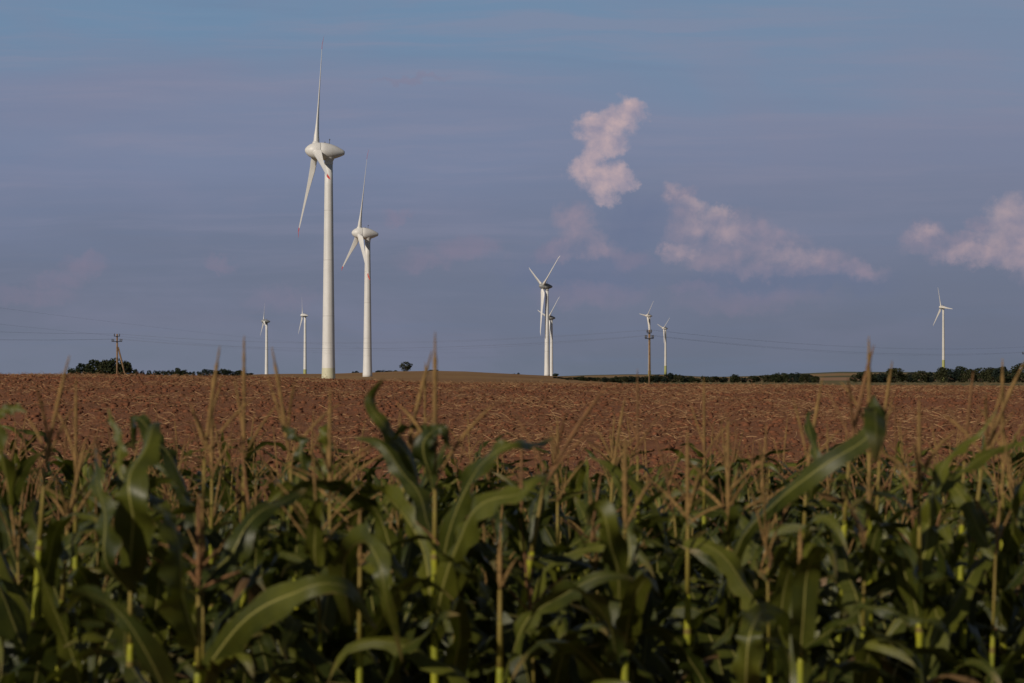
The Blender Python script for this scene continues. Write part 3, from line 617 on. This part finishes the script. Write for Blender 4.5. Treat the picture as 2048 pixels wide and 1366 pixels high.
JS = (-1, -0.62, -0.22, 0.0, 0.22, 0.62, 1)
def ribbon(pts, sides, Wd, seed, chan=0.35, wave=0.016, prof=None):
    r = random.Random(seed); n = len(pts) - 1; rows = []; uvs = []
    ph = [r.uniform(0, 6.28), r.uniform(0, 6.28)]; fr = [r.uniform(3.5, 7), r.uniform(3.5, 7)]; wave *= r.uniform(0.8, 1.5); k1, k2, k3 = r.uniform(0, 6.28), r.uniform(0, 6.28), r.uniform(1.2, 2.6)
    for i, p in enumerate(pts):
        s = i / n; t = (pts[min(i + 1, n)] - pts[max(i - 1, 0)]).normalized(); sd_ = (sides[i] - t * sides[i].dot(t)).normalized(); nm = sd_.cross(t)
        wd = Wd * 0.5 * (prof(s) if prof else (min(1, 0.42 + s * 3.2) if s < 0.3 else 1) * (1 - s ** 2.4) ** 0.85 + 0.012)
        p = p + nm * (0.010 * math.sin(k3 * 6.28 * s + k1) * min(1, 3 * s)); wd *= 1 + 0.07 * math.sin(17 * s + k2)
        row = []
        for j in JS:
            h = chan * (1 - 0.5 * s) * (1 + 0.8 * math.sin(7 * s + k2)) * abs(j) * wd + wave * abs(j) ** 2 * math.sin(fr[0 if j < 0 else 1] * s * 6.28 + ph[0 if j < 0 else 1]) * min(1, 4 * s) * (1 - s)
            row.append(p + sd_ * (j * wd) + nm * h)
        rows.append(row); uvs.append(s)
    b = MB(); b.grid(rows, False, 0, uvs); return b
def leaf_arc(L, Wd, az, e0, droop, tw, seed, drift=0.0, n=17, pw=1.5):
    pts = [Vector((0, 0, 0))]; sides = []
    for i in range(n + 1):
        s = i / n; e = e0 - droop * s ** pw; a = az + drift * s
        t = Vector((math.cos(a) * math.cos(e), math.sin(a) * math.cos(e), math.sin(e)))
        sd_ = Vector((-math.sin(a), math.cos(a), 0)); sd_.rotate(Matrix.Rotation(tw * s ** 1.3, 3, t)); sides.append(sd_)
        if i < n: pts.append(pts[-1] + t * (L / n))
    return ribbon(pts, sides, Wd, seed)
def tassel_mb(Lt, nb_, spread, seed, lean=(0, 0), thick=1.0):
    """origin at the lowest branch; spike and branches carry rows of spikelets"""
    r = random.Random(seed); b = MB()
    def rod(p, d_, L, r0, m_, bend):
        n = 16; pts = [p]; rad = []
        dd = d_.normalized()
        for i in range(n): dd = (dd + bend * (1.0 / n)).normalized(); pts.append(pts[-1] + dd * L / n)
        for i in range(n + 1): s = i / n; rad.append(r0 * (0.30 if s < 0.12 else (0.85 + 0.35 * ((i % 2) - 0.5) + r.uniform(-.12, .12))) * (1 if s < 0.75 else 1 - 0.8 * (s - 0.75) / 0.25))
        b.tube(pts, rad, 6, m_)
        for i in range(2, n + 1):                     # florets standing off the rod and hanging anthers
            for _ in range(3):
                a = r.uniform(0, 6.28); o_ = Vector((math.cos(a), math.sin(a), r.uniform(-0.9, 0.8))); ln = r.uniform(0.006, 0.013) * thick * (1.15 - 0.5 * i / n); q0 = pts[i] + (pts[i - 1] - pts[i]) * r.random()
                sd_ = o_.cross(Vector((0, 0, 1))).normalized() * 0.0016; k0 = len(b.v); b.v.extend([tuple(q0 - sd_), tuple(q0 + sd_), tuple(q0 + o_ * ln)]); b.f.append((k0, k0 + 1, k0 + 2)); b.mi.append(m_)
    up = Vector((lean[0], lean[1], 1))
    rod(Vector((0, 0, 0)), up, Lt, 0.0054 * thick, 0, Vector((lean[0], lean[1], -0.05)) * 0.6)
    for k in range(nb_):
        a = k * 2.4 + r.uniform(-.4, .4); z = Lt * 0.30 * k / max(nb_, 1); sp_ = spread * r.uniform(0.7, 1.3)
        d_ = Vector((math.sin(sp_) * math.cos(a), math.sin(sp_) * math.sin(a), math.cos(sp_)))
        rod(up.normalized() * z, d_, Lt * r.uniform(0.45, 0.72), 0.0036 * thick, 0, Vector((math.cos(a), math.sin(a), -0.6)) * r.uniform(0.0, 0.6))
    return b
def ear_parts(t, pos, az, seed):
    b = MB(); pr = [(0, .010), (.03, .018), (.08, .024), (.13, .022), (.18, .014), (.205, .006)]
    b.grid([[(r_ * math.cos(a), r_ * math.sin(a), z_) for a in [2 * math.pi * k / 10 for k in range(10)]] for z_, r_ in pr], True, cap=True)
    o = b.obj('ear', M_husk, t, pos); o.rotation_euler = (0, R(20), az)
    rr_ = random.Random(seed); b = MB()
    for k in range(12):
        a = rr_.uniform(0, 6.28); b.tube([(0, 0, .195), (.012 * math.cos(a), .012 * math.sin(a), .225), (.03 * math.cos(a), .03 * math.sin(a), .225 + rr_.uniform(-.03, .02))], 0.0018, 4)
    b.obj('silk', M_silk, o)

def make_plant(H, seed, n_leaf=8, Lt=0.28, nb_=6, spread=0.6, lean=(0.0, 0.0), tas=0, top_gap=0.42, dry=0.02, plane=None, leaf_L=(0.42, 0.68), ear=False, thick=1.0, zmin=0.45, upright=0.0, peduncle=0.0):
    r = random.Random(seed); t = empty('maize_plant', (0, 0, 0))
    zt = H - Lt * 0.97; bow = Vector((lean[0], lean[1], 0)) * 0.5
    def sx(z): f = z / H; return bow * (f * f)
    b = MB(); pts = []; rad = []; mi = []; z = 0.0; k = 0
    nodes = [0.0]
    while nodes[-1] < zt - 0.16: nodes.append(nodes[-1] + r.uniform(0.14, 0.18))
    nodes[-1] = zt - 0.16
    for a, c in zip(nodes[:-1], nodes[1:]):
        ra = 0.0128 * (1 - 0.55 * a / H)
        for q_, rr_ in ((a, ra * 1.18), (a + 0.012, ra * 1.12), (a + 0.02, ra), (c - 0.012, ra * 0.95)): pts.append(sx(q_) + Vector((0, 0, q_))); rad.append(rr_ * thick); mi.append(1 if len(mi) % 4 == 0 else 0)
    pts.append(sx(nodes[-1]) + Vector((0, 0, nodes[-1]))); rad.append(0.006 * thick); mi.append(0)
    b.tube(pts, rad, 9, mi[:len(pts) - 1]); b.obj('stalk', [M_stalk, M_node], t)
    b = tassel_mb(Lt, nb_, spread, seed + 5, lean, thick)
    o0 = Vector((0, 0, 0)); base_ = sx(zt) + Vector((0, 0, zt)); low = sx(nodes[-1]) + Vector((0, 0, nodes[-1])) - base_
    b.tube([low, low * 0.5, o0], [0.0058 * thick, 0.0046 * thick, 0.0036 * thick], 7, 1)
    b.obj('tassel', [(M_tas, M_tas2)[tas], M_ped], t, base_)
    pl = plane if plane is not None else r.uniform(0, math.pi); cur = H - top_gap
    for i in range(n_leaf):
        if cur < zmin: break
        az = pl + (math.pi if i % 2 else 0) + r.uniform(-.45, .45); f = min(1, 0.56 + 0.17 * i)
        L = r.uniform(*leaf_L) * f; Wd = r.uniform(0.048, 0.078) * min(1, 0.66 + 0.12 * i)
        m_ = M_md if r.random() < (dry if i < 5 else dry * 2.2) else M_ml
        b = leaf_arc(L, Wd, az, R(r.uniform(50, 76) + upright), R(r.uniform(60, 150) - upright), r.uniform(-1.5, 1.5), seed * 31 + i, r.uniform(-.5, .5), pw=r.uniform(1.2, 2.2))
        b.obj('leaf', m_, t, sx(cur) + Vector((0, 0, cur)))
        # sheath wraps the stalk under the leaf collar
        cur -= r.uniform(0.095, 0.135)
    if ear: ear_parts(t, sx(H * .45) + Vector((0.012, 0, H * 0.45)), r.uniform(0, 6.28), seed)
    return t
def catmull(P, n):
    out = []; m_ = len(P) - 1
    for i in range(n + 1):
        u = i / n * m_; k = min(int(u), m_ - 1); f = u - k
        p0, p1, p2, p3 = P[max(k - 1, 0)], P[k], P[k + 1], P[min(k + 2, m_)]
        out.append(0.5 * ((2 * p1) + (p2 - p0) * f + (2 * p0 - 5 * p1 + 4 * p2 - p3) * f * f + (3 * p1 - p0 - 3 * p2 + p3) * f ** 3))
    return out
def hero_leaf(t, path, wpx, turn=(0, 0), seed=1, m_=None, chan=0.34, wave=0.022, prof=None, dark=False):
    """path: (px, py, depth) along the leaf from its collar; turn: degrees the blade is turned edge-on at base and tip"""
    P = [at(*p) - Vector(t.location) for p in path]; n = 28; pts = catmull(P, n); D = path[len(path) // 2][2]; sides = []
    tt = (pts[15] - pts[13]).normalized(); sc2 = []
    for sg in (1, -1):                                # which way the blade is turned: to the sun, or showing its shaded underside
        s_ = tt.cross(Vector((0, 1, 0))).normalized(); s_.rotate(Matrix.Rotation(R(sg * (abs(turn[0]) + abs(turn[1])) / 2), 3, tt))
        nn = s_.cross(tt); nn = -nn if nn.y > 0 else nn; sc2.append(nn.dot(to_sun))
    sg = (1 if sc2[0] > sc2[1] else -1) * (-1 if dark else 1)
    for i, p in enumerate(pts):
        tt = (pts[min(i + 1, n)] - pts[max(i - 1, 0)]).normalized(); view = (p + Vector(t.location) - EYE).normalized()
        s_ = tt.cross(view).normalized(); s_.rotate(Matrix.Rotation(sg * R(abs(turn[0]) + (abs(turn[1]) - abs(turn[0])) * i / n), 3, tt)); sides.append(s_)
    ribbon(pts, sides, 0.84 * wpx * D / F, seed, chan, wave, prof).obj('leaf', m_ or M_ml, t)

plants = []   # (object, depth, label or None)
def place(t, px, D, label=None, rz=0.0):
    p = at(px, HOR, D); t.location = (p.x, p.y, float(field_z(p.x, p.y)) - 0.01); t.rotation_euler = (0, 0, rz); plants.append([t, D, px, label]); return t
def hero(px, tip, D, label, seed, **kw):
    H = at(px, tip, D).z; t = make_plant(H, seed, **kw); return place(t, px, D, label)

h = hero(398, 985, 4.9, 'front maize plant with thick bright yellow stalk below the second tassel from the left', 101, nb_=5, Lt=0.2, spread=0.9, tas=1, top_gap=0.30, n_leaf=2, thick=1.15, leaf_L=(.4, .5))
hero_leaf(h, [(400, 1352, 4.9), (450, 1285, 4.75), (540, 1205, 4.6), (620, 1172, 4.55), (710, 1190, 4.6), (760, 1260, 4.7)], 92, (25, 50), 3, wave=0.006)
hero_leaf(h, [(400, 1178, 4.9), (440, 1130, 4.95), (490, 1060, 5.0), (560, 1000, 5.1), (610, 985, 5.2)], 72, (-30, -50), 4)
hero_leaf(h, [(398, 1300, 4.9), (360, 1150, 4.8), (335, 1020, 4.85), (300, 1000, 5.0)], 95, (40, 70), 5, dark=True)
h = hero(262, 1010, 5.0, 'front maize plant with two broad grey-green leaves standing upright side by side at the left', 102, nb_=3, Lt=0.12, spread=0.5, top_gap=0.34, n_leaf=1, leaf_L=(.4, .45))
hero_leaf(h, [(262, 1165, 5.0), (262, 1080, 4.95), (262, 1000, 4.9), (268, 930, 4.95), (300, 868, 5.05), (318, 850, 5.2)], 100, (20, 60), 6, chan=0.5)
hero_leaf(h, [(262, 1190, 5.0), (215, 1120, 4.9), (200, 1020, 4.9), (198, 940, 5.0), (178, 890, 5.2)], 74, (-50, -75), 7)
hero_leaf(h, [(262, 1330, 5.0), (300, 1380, 4.6), (330, 1370, 4.4), (250, 1250, 4.3), (170, 1190, 4.5), (130, 1215, 4.8)], 90, (40, 60), 8)
hero_leaf(h, [(262, 1000, 5.0), (238, 930, 5.05), (230, 870, 5.1), (224, 818, 5.15)], 36, (20, 60), 9)
h = hero(488, 672, 5.9, 'maize plant with tall straight grey-tan tassel between the first two far turbines', 103, nb_=2, Lt=0.30, spread=0.3, top_gap=0.5, n_leaf=7, lean=(0.0, 0))
h = hero(377, 690, 5.7, 'maize plant whose tan tassel leans right of the braced pole', 104, nb_=4, Lt=0.27, spread=0.55, lean=(0.10, 0), top_gap=0.5, n_leaf=7)
hero_leaf(h, [(375, 985, 5.7), (330, 900, 5.7), (290, 850, 5.8), (262, 846, 5.9), (270, 900, 6.0)], 46, (-50, -30), 12)
h = hero(35, 703, 5.4, 'leftmost maize plant, its double tassel rising above the horizon near the left edge', 105, nb_=3, Lt=0.26, spread=0.35, lean=(0.16, 0), top_gap=0.46, n_leaf=7)
hero_leaf(h, [(18, 1010, 5.4), (4, 900, 5.3), (-4, 830, 5.3), (30, 812, 5.3), (52, 830, 5.3)], 40, (-60, -20), 13)
h = hero(618, 690, 5.8, 'maize plant with thin tassel bending left just beside the foot of the tallest tower', 106, nb_=3, Lt=0.28, spread=0.4, lean=(-0.12, 0), top_gap=0.45, n_leaf=7)
hero_leaf(h, [(640, 1020, 5.8), (650, 930, 5.8), (648, 870, 5.8), (655, 836, 5.85)], 34, (-20, 30), 14)
hero_leaf(h, [(636, 1040, 5.8), (610, 930, 5.7), (585, 870, 5.7), (560, 850, 5.8)], 36, (-50, -40), 15)
h = hero(660, 775, 5.5, 'maize plant with wide open straw-coloured tassel in front of the foot of the tallest tower', 107, nb_=9, Lt=0.26, spread=0.85, top_gap=0.34, n_leaf=7)
h = hero(752, 693, 5.6, 'maize plant with thin tassel crossing the foot of the second tower, slanting right', 108, nb_=1, Lt=0.26, spread=0.3, lean=(0.18, 0), top_gap=0.42, n_leaf=6)
hero_leaf(h, [(838, 985, 5.6), (815, 905, 5.55), (775, 862, 5.5), (746, 826, 5.5), (748, 790, 5.5), (764, 755, 5.5)], 44, (40, 25), 16, wave=0.004, dark=True)
h = hero(870, 664, 5.4, 'central maize plant with the tallest straight tassel and a side branch slanting right', 109, nb_=2, Lt=0.34, spread=0.5, top_gap=0.46, n_leaf=6, thick=1.1)
hero_leaf(h, [(868, 985, 5.4), (850, 900, 5.4), (828, 862, 5.5), (795, 862, 5.5), (760, 905, 5.6)], 46, (60, 60), 17, dark=True)
hero_leaf(h, [(868, 965, 5.4), (845, 885, 5.35), (880, 860, 5.3), (905, 900, 5.3)], 44, (-30, -20), 18)
hero_leaf(h, [(868, 1250, 5.4), (895, 1060, 5.2), (950, 950, 5.1), (1020, 895, 5.0), (1070, 880, 5.1), (1110, 868, 5.2)], 60, (40, 55), 19)
hero_leaf(h, [(868, 1280, 5.4), (900, 1110, 5.1), (970, 1010, 5.0), (1050, 975, 4.9), (1100, 950, 5.0)], 84, (45, 60), 20)
hero_leaf(h, [(870, 1290, 5.4), (845, 1120, 5.4), (800, 1010, 5.5), (740, 990, 5.6), (690, 1060, 5.7)], 80, (-50, -60), 21)
h = hero(946, 725, 5.7, 'maize plant with reddish tassel branch slanting up right of the tallest central tassel', 110, nb_=3, Lt=0.30, spread=0.5, lean=(0.45, 0), tas=1, top_gap=0.52, n_leaf=5)
h = hero(800, 815, 6.3, 'maize plant with bare yellow-brown stem between second tower and central tassel', 111, nb_=2, Lt=0.2, spread=0.3, top_gap=0.45, n_leaf=6)
h = hero(1275, 735, 7.2, 'maize plant with very thin pinkish tassel just left of the single pole', 112, nb_=2, Lt=0.26, spread=0.3, top_gap=0.5, n_leaf=6, thick=0.8, tas=1)
h = hero(1250, 872, 5.2, 'maize plant with stout light tassel below the single pole, curled leaf at its left', 113, nb_=1, Lt=0.2, spread=0.3, top_gap=0.34, n_leaf=5, thick=1.15)
hero_leaf(h, [(1238, 1200, 5.2), (1232, 1120, 5.1), (1215, 1050, 5.0), (1185, 1020, 5.0), (1170, 1050, 5.0)], 70, (-30, -50), 22)
hero_leaf(h, [(1240, 1240, 5.2), (1240, 1310, 5.0), (1220, 1250, 4.8), (1150, 1190, 4.7), (1080, 1210, 4.8), (1040, 1260, 4.9)], 54, (55, 65), 23)
h = hero(1375, 858, 5.6, 'maize plant with bright yellow stalk under the peaked hedgerow trees', 114, nb_=5, Lt=0.22, spread=0.6, top_gap=0.4, n_leaf=6, thick=1.1)
h = hero(1456, 830, 5.7, 'maize plant with long yellow stalk, second right of the single pole', 115, nb_=6, Lt=0.24, spread=0.7, top_gap=0.4, n_leaf=6, thick=1.1)
hero_leaf(h, [(1450, 1330, 5.7), (1470, 1110, 5.4), (1540, 1010, 5.2), (1640, 940, 5.1), (1730, 880, 5.1), (1752, 812, 5.1), (1750, 860, 5.0), (1748, 925, 5.0)], 54, (40, 20), 24, wave=0.005, prof=lambda s: min(1, 0.35 + 1.6 * s) * (1 if s < 0.86 else max(0.1, 1 - (s - 0.86) / 0.15)))
hero_leaf(h, [(1452, 1090, 5.7), (1480, 1040, 5.5), (1500, 1090, 5.3), (1525, 1160, 5.2)], 44, (30, 50), 25)
h = hero(1644, 680, 5.8, 'maize plant with tassel leaning right above the end of the long dark hedge', 116, nb_=3, Lt=0.27, spread=0.4, lean=(0.17, 0), top_gap=0.48, n_leaf=6, tas=1)
hero_leaf(h, [(1620, 1000, 5.8), (1628, 930, 5.7), (1618, 850, 5.8), (1628, 822, 5.9)], 30, (-40, -30), 26)
h = hero(1738, 668, 5.8, 'taller maize plant of the close pair of tall tassels in front of the right belt', 117, nb_=2, Lt=0.28, spread=0.25, top_gap=0.5, n_leaf=6)
h = hero(1728, 715, 6.2, 'shorter maize plant of the close pair of tall tassels in front of the right belt', 118, nb_=1, Lt=0.26, spread=0.25, lean=(0.1, 0), top_gap=0.5, n_leaf=6)
h = hero(1864, 698, 5.6, 'maize plant with ochre tassel leaning right, left of the far right turbine foot', 119, nb_=4, Lt=0.27, spread=0.5, lean=(0.30, 0), top_gap=0.46, n_leaf=6)
hero_leaf(h, [(1838, 1260, 5.6), (1850, 1060, 5.4), (1885, 950, 5.2), (1930, 880, 5.2), (1995, 818, 5.2)], 60, (50, 65), 27)
hero_leaf(h, [(1838, 1200, 5.6), (1850, 1020, 5.4), (1930, 930, 5.4), (2010, 895, 5.5), (2070, 900, 5.5)], 40, (40, 50), 28)
hero_leaf(h, [(1838, 1300, 5.6), (1780, 1090, 5.2), (1840, 1150, 4.9), (1900, 1165, 4.8), (1980, 1180, 4.8)], 34, (60, 60), 29)
h = hero(1838, 790, 5.3, 'maize plant with slim yellowish stalk below the leaning ochre tassel at the right', 120, nb_=6, Lt=0.22, spread=0.7, top_gap=0.4, n_leaf=5, ear=True)
h = hero(1904, 738, 6.4, 'maize plant with short pinkish tassel just right of the far right turbine', 121, nb_=2, Lt=0.24, spread=0.3, lean=(0.08, 0), tas=1, top_gap=0.5, n_leaf=6)
h = hero(2005, 718, 6.0, 'maize plant with short upright tassel before the trees near the right edge', 122, nb_=3, Lt=0.26, spread=0.35, top_gap=0.48, n_leaf=6)
hero_leaf(h, [(2000, 1290, 6.0), (2010, 1120, 5.6), (2030, 1010, 5.4), (2060, 940, 5.3)], 66, (50, 60), 30)
h = hero(1577, 745, 6.2, 'maize plant with straight tan tassel in front of the long dark hedge', 123, nb_=2, Lt=0.27, spread=0.3, lean=(0.12, 0), top_gap=0.5, n_leaf=6)
h = hero(1408, 752, 7.4, 'maize plant with faint thin tassel before the gap right of the second far pole', 124, nb_=2, Lt=0.25, spread=0.3, top_gap=0.5, n_leaf=6, thick=0.8)
h = hero(152, 752, 6.1, 'maize plant with straight ochre tassel below the left end of the copse', 125, nb_=2, Lt=0.26, spread=0.25, top_gap=0.5, n_leaf=6)
h = hero(85, 870, 5.6, 'maize plant with slim green-yellow stalk near the left edge, leaf bending to the right', 126, nb_=5, Lt=0.22, spread=0.5, lean=(0.15, 0), top_gap=0.4, n_leaf=5)
hero_leaf(h, [(88, 1165, 5.6), (120, 1110, 5.5), (165, 1060, 5.4), (215, 1045, 5.3)], 60, (35, 60), 31)
h = hero(424, 752, 6.4, 'maize plant with pale tassel between the tan leaning and the grey-tan tassels', 127, nb_=2, Lt=0.27, spread=0.3, top_gap=0.5, n_leaf=6)
h = hero(850, 722, 7.6, 'maize plant with faint thin tassel left of the tallest central one', 128, nb_=1, Lt=0.24, spread=0.3, top_gap=0.5, n_leaf=5, thick=0.8)
h = hero(1115, 830, 6.8, 'maize plant with straight tan tassel below the central turbine', 129, nb_=3, Lt=0.24, spread=0.3, top_gap=0.45, n_leaf=6)
h = hero(1195, 785, 7.5, 'maize plant with two-pronged tassel between the central turbine and the single pole', 130, nb_=2, Lt=0.25, spread=0.3, lean=(0.12, 0), top_gap=0.5, n_leaf=6)
h = hero(60, 1110, 4.5, 'front maize plant at the lower left with one stout bare brown tassel', 131, nb_=0, Lt=0.16, lean=(-0.2, 0), tas=1, top_gap=0.35, n_leaf=4, thick=1.2)
h = hero(1000, 1075, 5.0, 'front maize plant at the bottom centre with brilliant yellow stalk', 132, nb_=1, Lt=0.10, spread=0.4, top_gap=0.16, n_leaf=8, thick=1.15, ear=True)
h = hero(720, 1010, 5.1, 'front maize plant with a broad leaf hanging straight down right of the arching leaf', 133, nb_=2, Lt=0.12, spread=0.5, top_gap=0.2, n_leaf=7)
hero_leaf(h, [(700, 1250, 5.1), (690, 1130, 5.0), (730, 1085, 4.9), (765, 1130, 4.8), (775, 1220, 4.8), (800, 1330, 4.9)], 66, (20, 40), 33)
h = hero(1600, 1050, 4.9, 'front maize plant at the lower right whose leaf tops a broad lit olive blade', 134, nb_=1, Lt=0.10, spread=0.4, top_gap=0.16, n_leaf=9)
hero_leaf(h, [(1490, 1420, 4.7), (1494, 1330, 4.6), (1504, 1250, 4.6), (1530, 1222, 4.8), (1562, 1240, 5.0), (1580, 1290, 5.1)], 66, (10, 30), 34)
hero_leaf(h, [(1600, 1300, 4.9), (1700, 1235, 4.7), (1790, 1220, 4.6), (1870, 1250, 4.6), (1910, 1300, 4.7)], 34, (50, 60), 35)

# the standing crop: fourteen grown forms, copied plant by plant
def copy_tree(o, parent=None):
    c = o.copy(); COL.objects.link(c); c.parent = parent
    for ch in o.children: copy_tree(ch, c)
    return c
forms = []
for k in range(14):
    r = random.Random(500 + k)
    forms.append(make_plant(1.80, 600 + k * 7, n_leaf=9, Lt=r.uniform(.22, .28), nb_=(2, 5, 7, 3, 6, 3, 5)[k % 7], spread=(0.3, 0.6, 0.8)[k % 3], lean=(r.uniform(-.26, .26), r.uniform(-.2, .2)), tas=k % 2, top_gap=r.uniform(.24, .34), dry=0.05, ear=k % 3 == 0, zmin=0.5, thick=0.66))
used = [False] * 14
r = random.Random(77)
taken = [(p[0].location.x, p[0].location.y) for p in plants]
spots = []
y = 5.3
while y < 12.6:
    half = (1024 + 230) / F * y; x = -half + r.uniform(0, .2)
    while x < half:
        xx = x + r.uniform(-.05, .05); yyy = y + r.uniform(-.09, .09)
        if all((xx - a) ** 2 + (yyy - b_) ** 2 > 0.10 ** 2 for a, b_ in taken): spots.append((xx, yyy)); taken.append((xx, yyy))
        x += r.uniform(.20, .30)
    y += 0.62 if y > 6.4 else 0.55
for (x, y) in spots:
    k = r.randrange(14); px = 1024 + F * x / y
    if used[k]: t = copy_tree(forms[k])
    else: t = forms[k]; used[k] = True
    Ht = 1.785 + r.uniform(-.14, .09) + (0.04 if y < 6.2 else 0)
    if 1024 < px < 1130 and y > 8: Ht -= 0.12
    t.scale = (1, 1, Ht / 1.80) if Ht < 1.8 else (1.03, 1.03, Ht / 1.8)
    place(t, px, y, None, r.uniform(0, 6.28))
for k in range(14):
    if not used[k]:
        for c in list(forms[k].children): bpy.data.objects.remove(c)
        bpy.data.objects.remove(forms[k])

def mass_of_plants():
    rm = random.Random(91); V_ = []; F_ = []; MI = []; UV_ = []; off = 0; mats = [M_ml, M_stalk, M_node, M_md]
    for _ in range(900):
        y = (5.2 ** 1.6 + rm.random() * (12.9 ** 1.6 - 5.2 ** 1.6)) ** (1 / 1.6); x = rm.uniform(-1, 1) * ((1024 + 200) / F * y + 1.1)
        f = forms[rm.randrange(14)]
        if not f.children: continue
        T = Matrix.Translation((x, y, float(field_z(x, y)))) @ Matrix.Rotation(rm.uniform(0, 6.28), 4, 'Z') @ Matrix.Diagonal((1, 1, rm.uniform(0.80, 0.97), 1))
        for c in f.children:
            if c.name.split('.')[0] not in ('leaf', 'stalk'): continue
            me = c.data; n = len(me.vertices); co = np.empty(n * 3, np.float32); me.vertices.foreach_get('co', co); co = co.reshape(-1, 3)
            M_ = np.array(T @ Matrix.Translation(c.location)); V_.append(co @ M_[:3, :3].T + M_[:3, 3])
            lv = np.empty(len(me.loops), np.int32); me.loops.foreach_get('vertex_index', lv)
            if len(lv) != 4 * len(me.polygons):            # drop the end caps of the stalk
                lt = np.empty(len(me.polygons), np.int32); me.polygons.foreach_get('loop_total', lt); keep = np.repeat(lt == 4, lt); lv = lv[keep]; mi_ = np.full(int((lt == 4).sum()), 1)
            else: mi_ = np.full(len(me.polygons), mats.index(me.materials[0]) if me.materials[0] in mats else 0)
            if me.uv_layers: uv_ = np.empty(len(me.loops) * 2, np.float32); me.uv_layers[0].data.foreach_get('uv', uv_)
            else: uv_ = np.zeros(len(lv) * 2, np.float32)
            F_.append(lv.reshape(-1, 4) + off); MI.append(mi_); UV_.append(uv_); off += n
    me = np_mesh('maize_stand', np.concatenate(V_), np.concatenate(F_), mats, np.concatenate(MI), True)
    ul = me.uv_layers.new(name='UVMap'); ul.data.foreach_set('uv', np.concatenate(UV_))
    tag(link('maize_stand', me), 'mass of green maize leaves and stalks filling the crop between the single plants', 'maize stand', kind='stuff')
mass_of_plants()
MARK = [(30, 'the left edge'), (110, 'the empty skyline left of the copse'), (175, 'the left half of the copse'), (234, 'the braced utility pole'), (310, 'the low bushes right of the copse'), (385, 'the leaning tan tassel'), (470, 'the bushes before the first far turbine'),
        (533, 'the leftmost far turbine'), (600, 'the far turbine left of the tallest'), (657, 'the foot of the tallest tower'), (735, 'the foot of the second tower'), (812, 'the lone round tree'), (885, 'the tallest central tassel'), (970, 'the bare top of the tan hill'),
        (1040, 'the slope left of the central turbine'), (1098, 'the central turbine'), (1180, 'the start of the low hedge'), (1250, 'the low hedge left of the single pole'), (1299, 'the single utility pole'), (1350, 'the smallest turbine'), (1430, 'the first hedgerow trees'),
        (1505, 'the separate rounded tree'), (1585, 'the long dark hedge'), (1675, 'the far striped fields'), (1735, 'the pair of tall tassels'), (1788, 'the high domed tree'), (1845, 'the leaning right tassel'), (1890, 'the far right turbine'), (1950, 'the trees right of the turbine'), (2010, 'the short tassel near the right edge'), (2070, 'the right edge')]
def band(D): return 'front row' if D < 6.0 else 'second row' if D < 7.2 else 'middle rows' if D < 9.2 else 'back rows'
bk = {}
for p in plants:
    if p[3] is None:
        m_ = min(MARK, key=lambda q_: abs(q_[0] - p[2])); bk.setdefault((m_[1], band(p[1])), []).append(p)
ordn = ['tallest', 'second tallest', 'third tallest', 'fourth tallest', 'fifth tallest', 'sixth tallest', 'seventh tallest', 'eighth tallest']
for (mk, bd), ps in bk.items():
    ps.sort(key=lambda p: -p[0].scale.z)
    for i, p in enumerate(ps):
        p[3] = 'maize plant, %s, below %s' % (bd, mk) + (', %s there' % ordn[min(i, 7)] if len(ps) > 1 else '')
for t, D, px, lab in plants: tag(t, lab, 'maize plant', 'maize plants of the crop in the foreground')
print('PLANTS', len(plants), 'OBJ', len(bpy.data.objects))
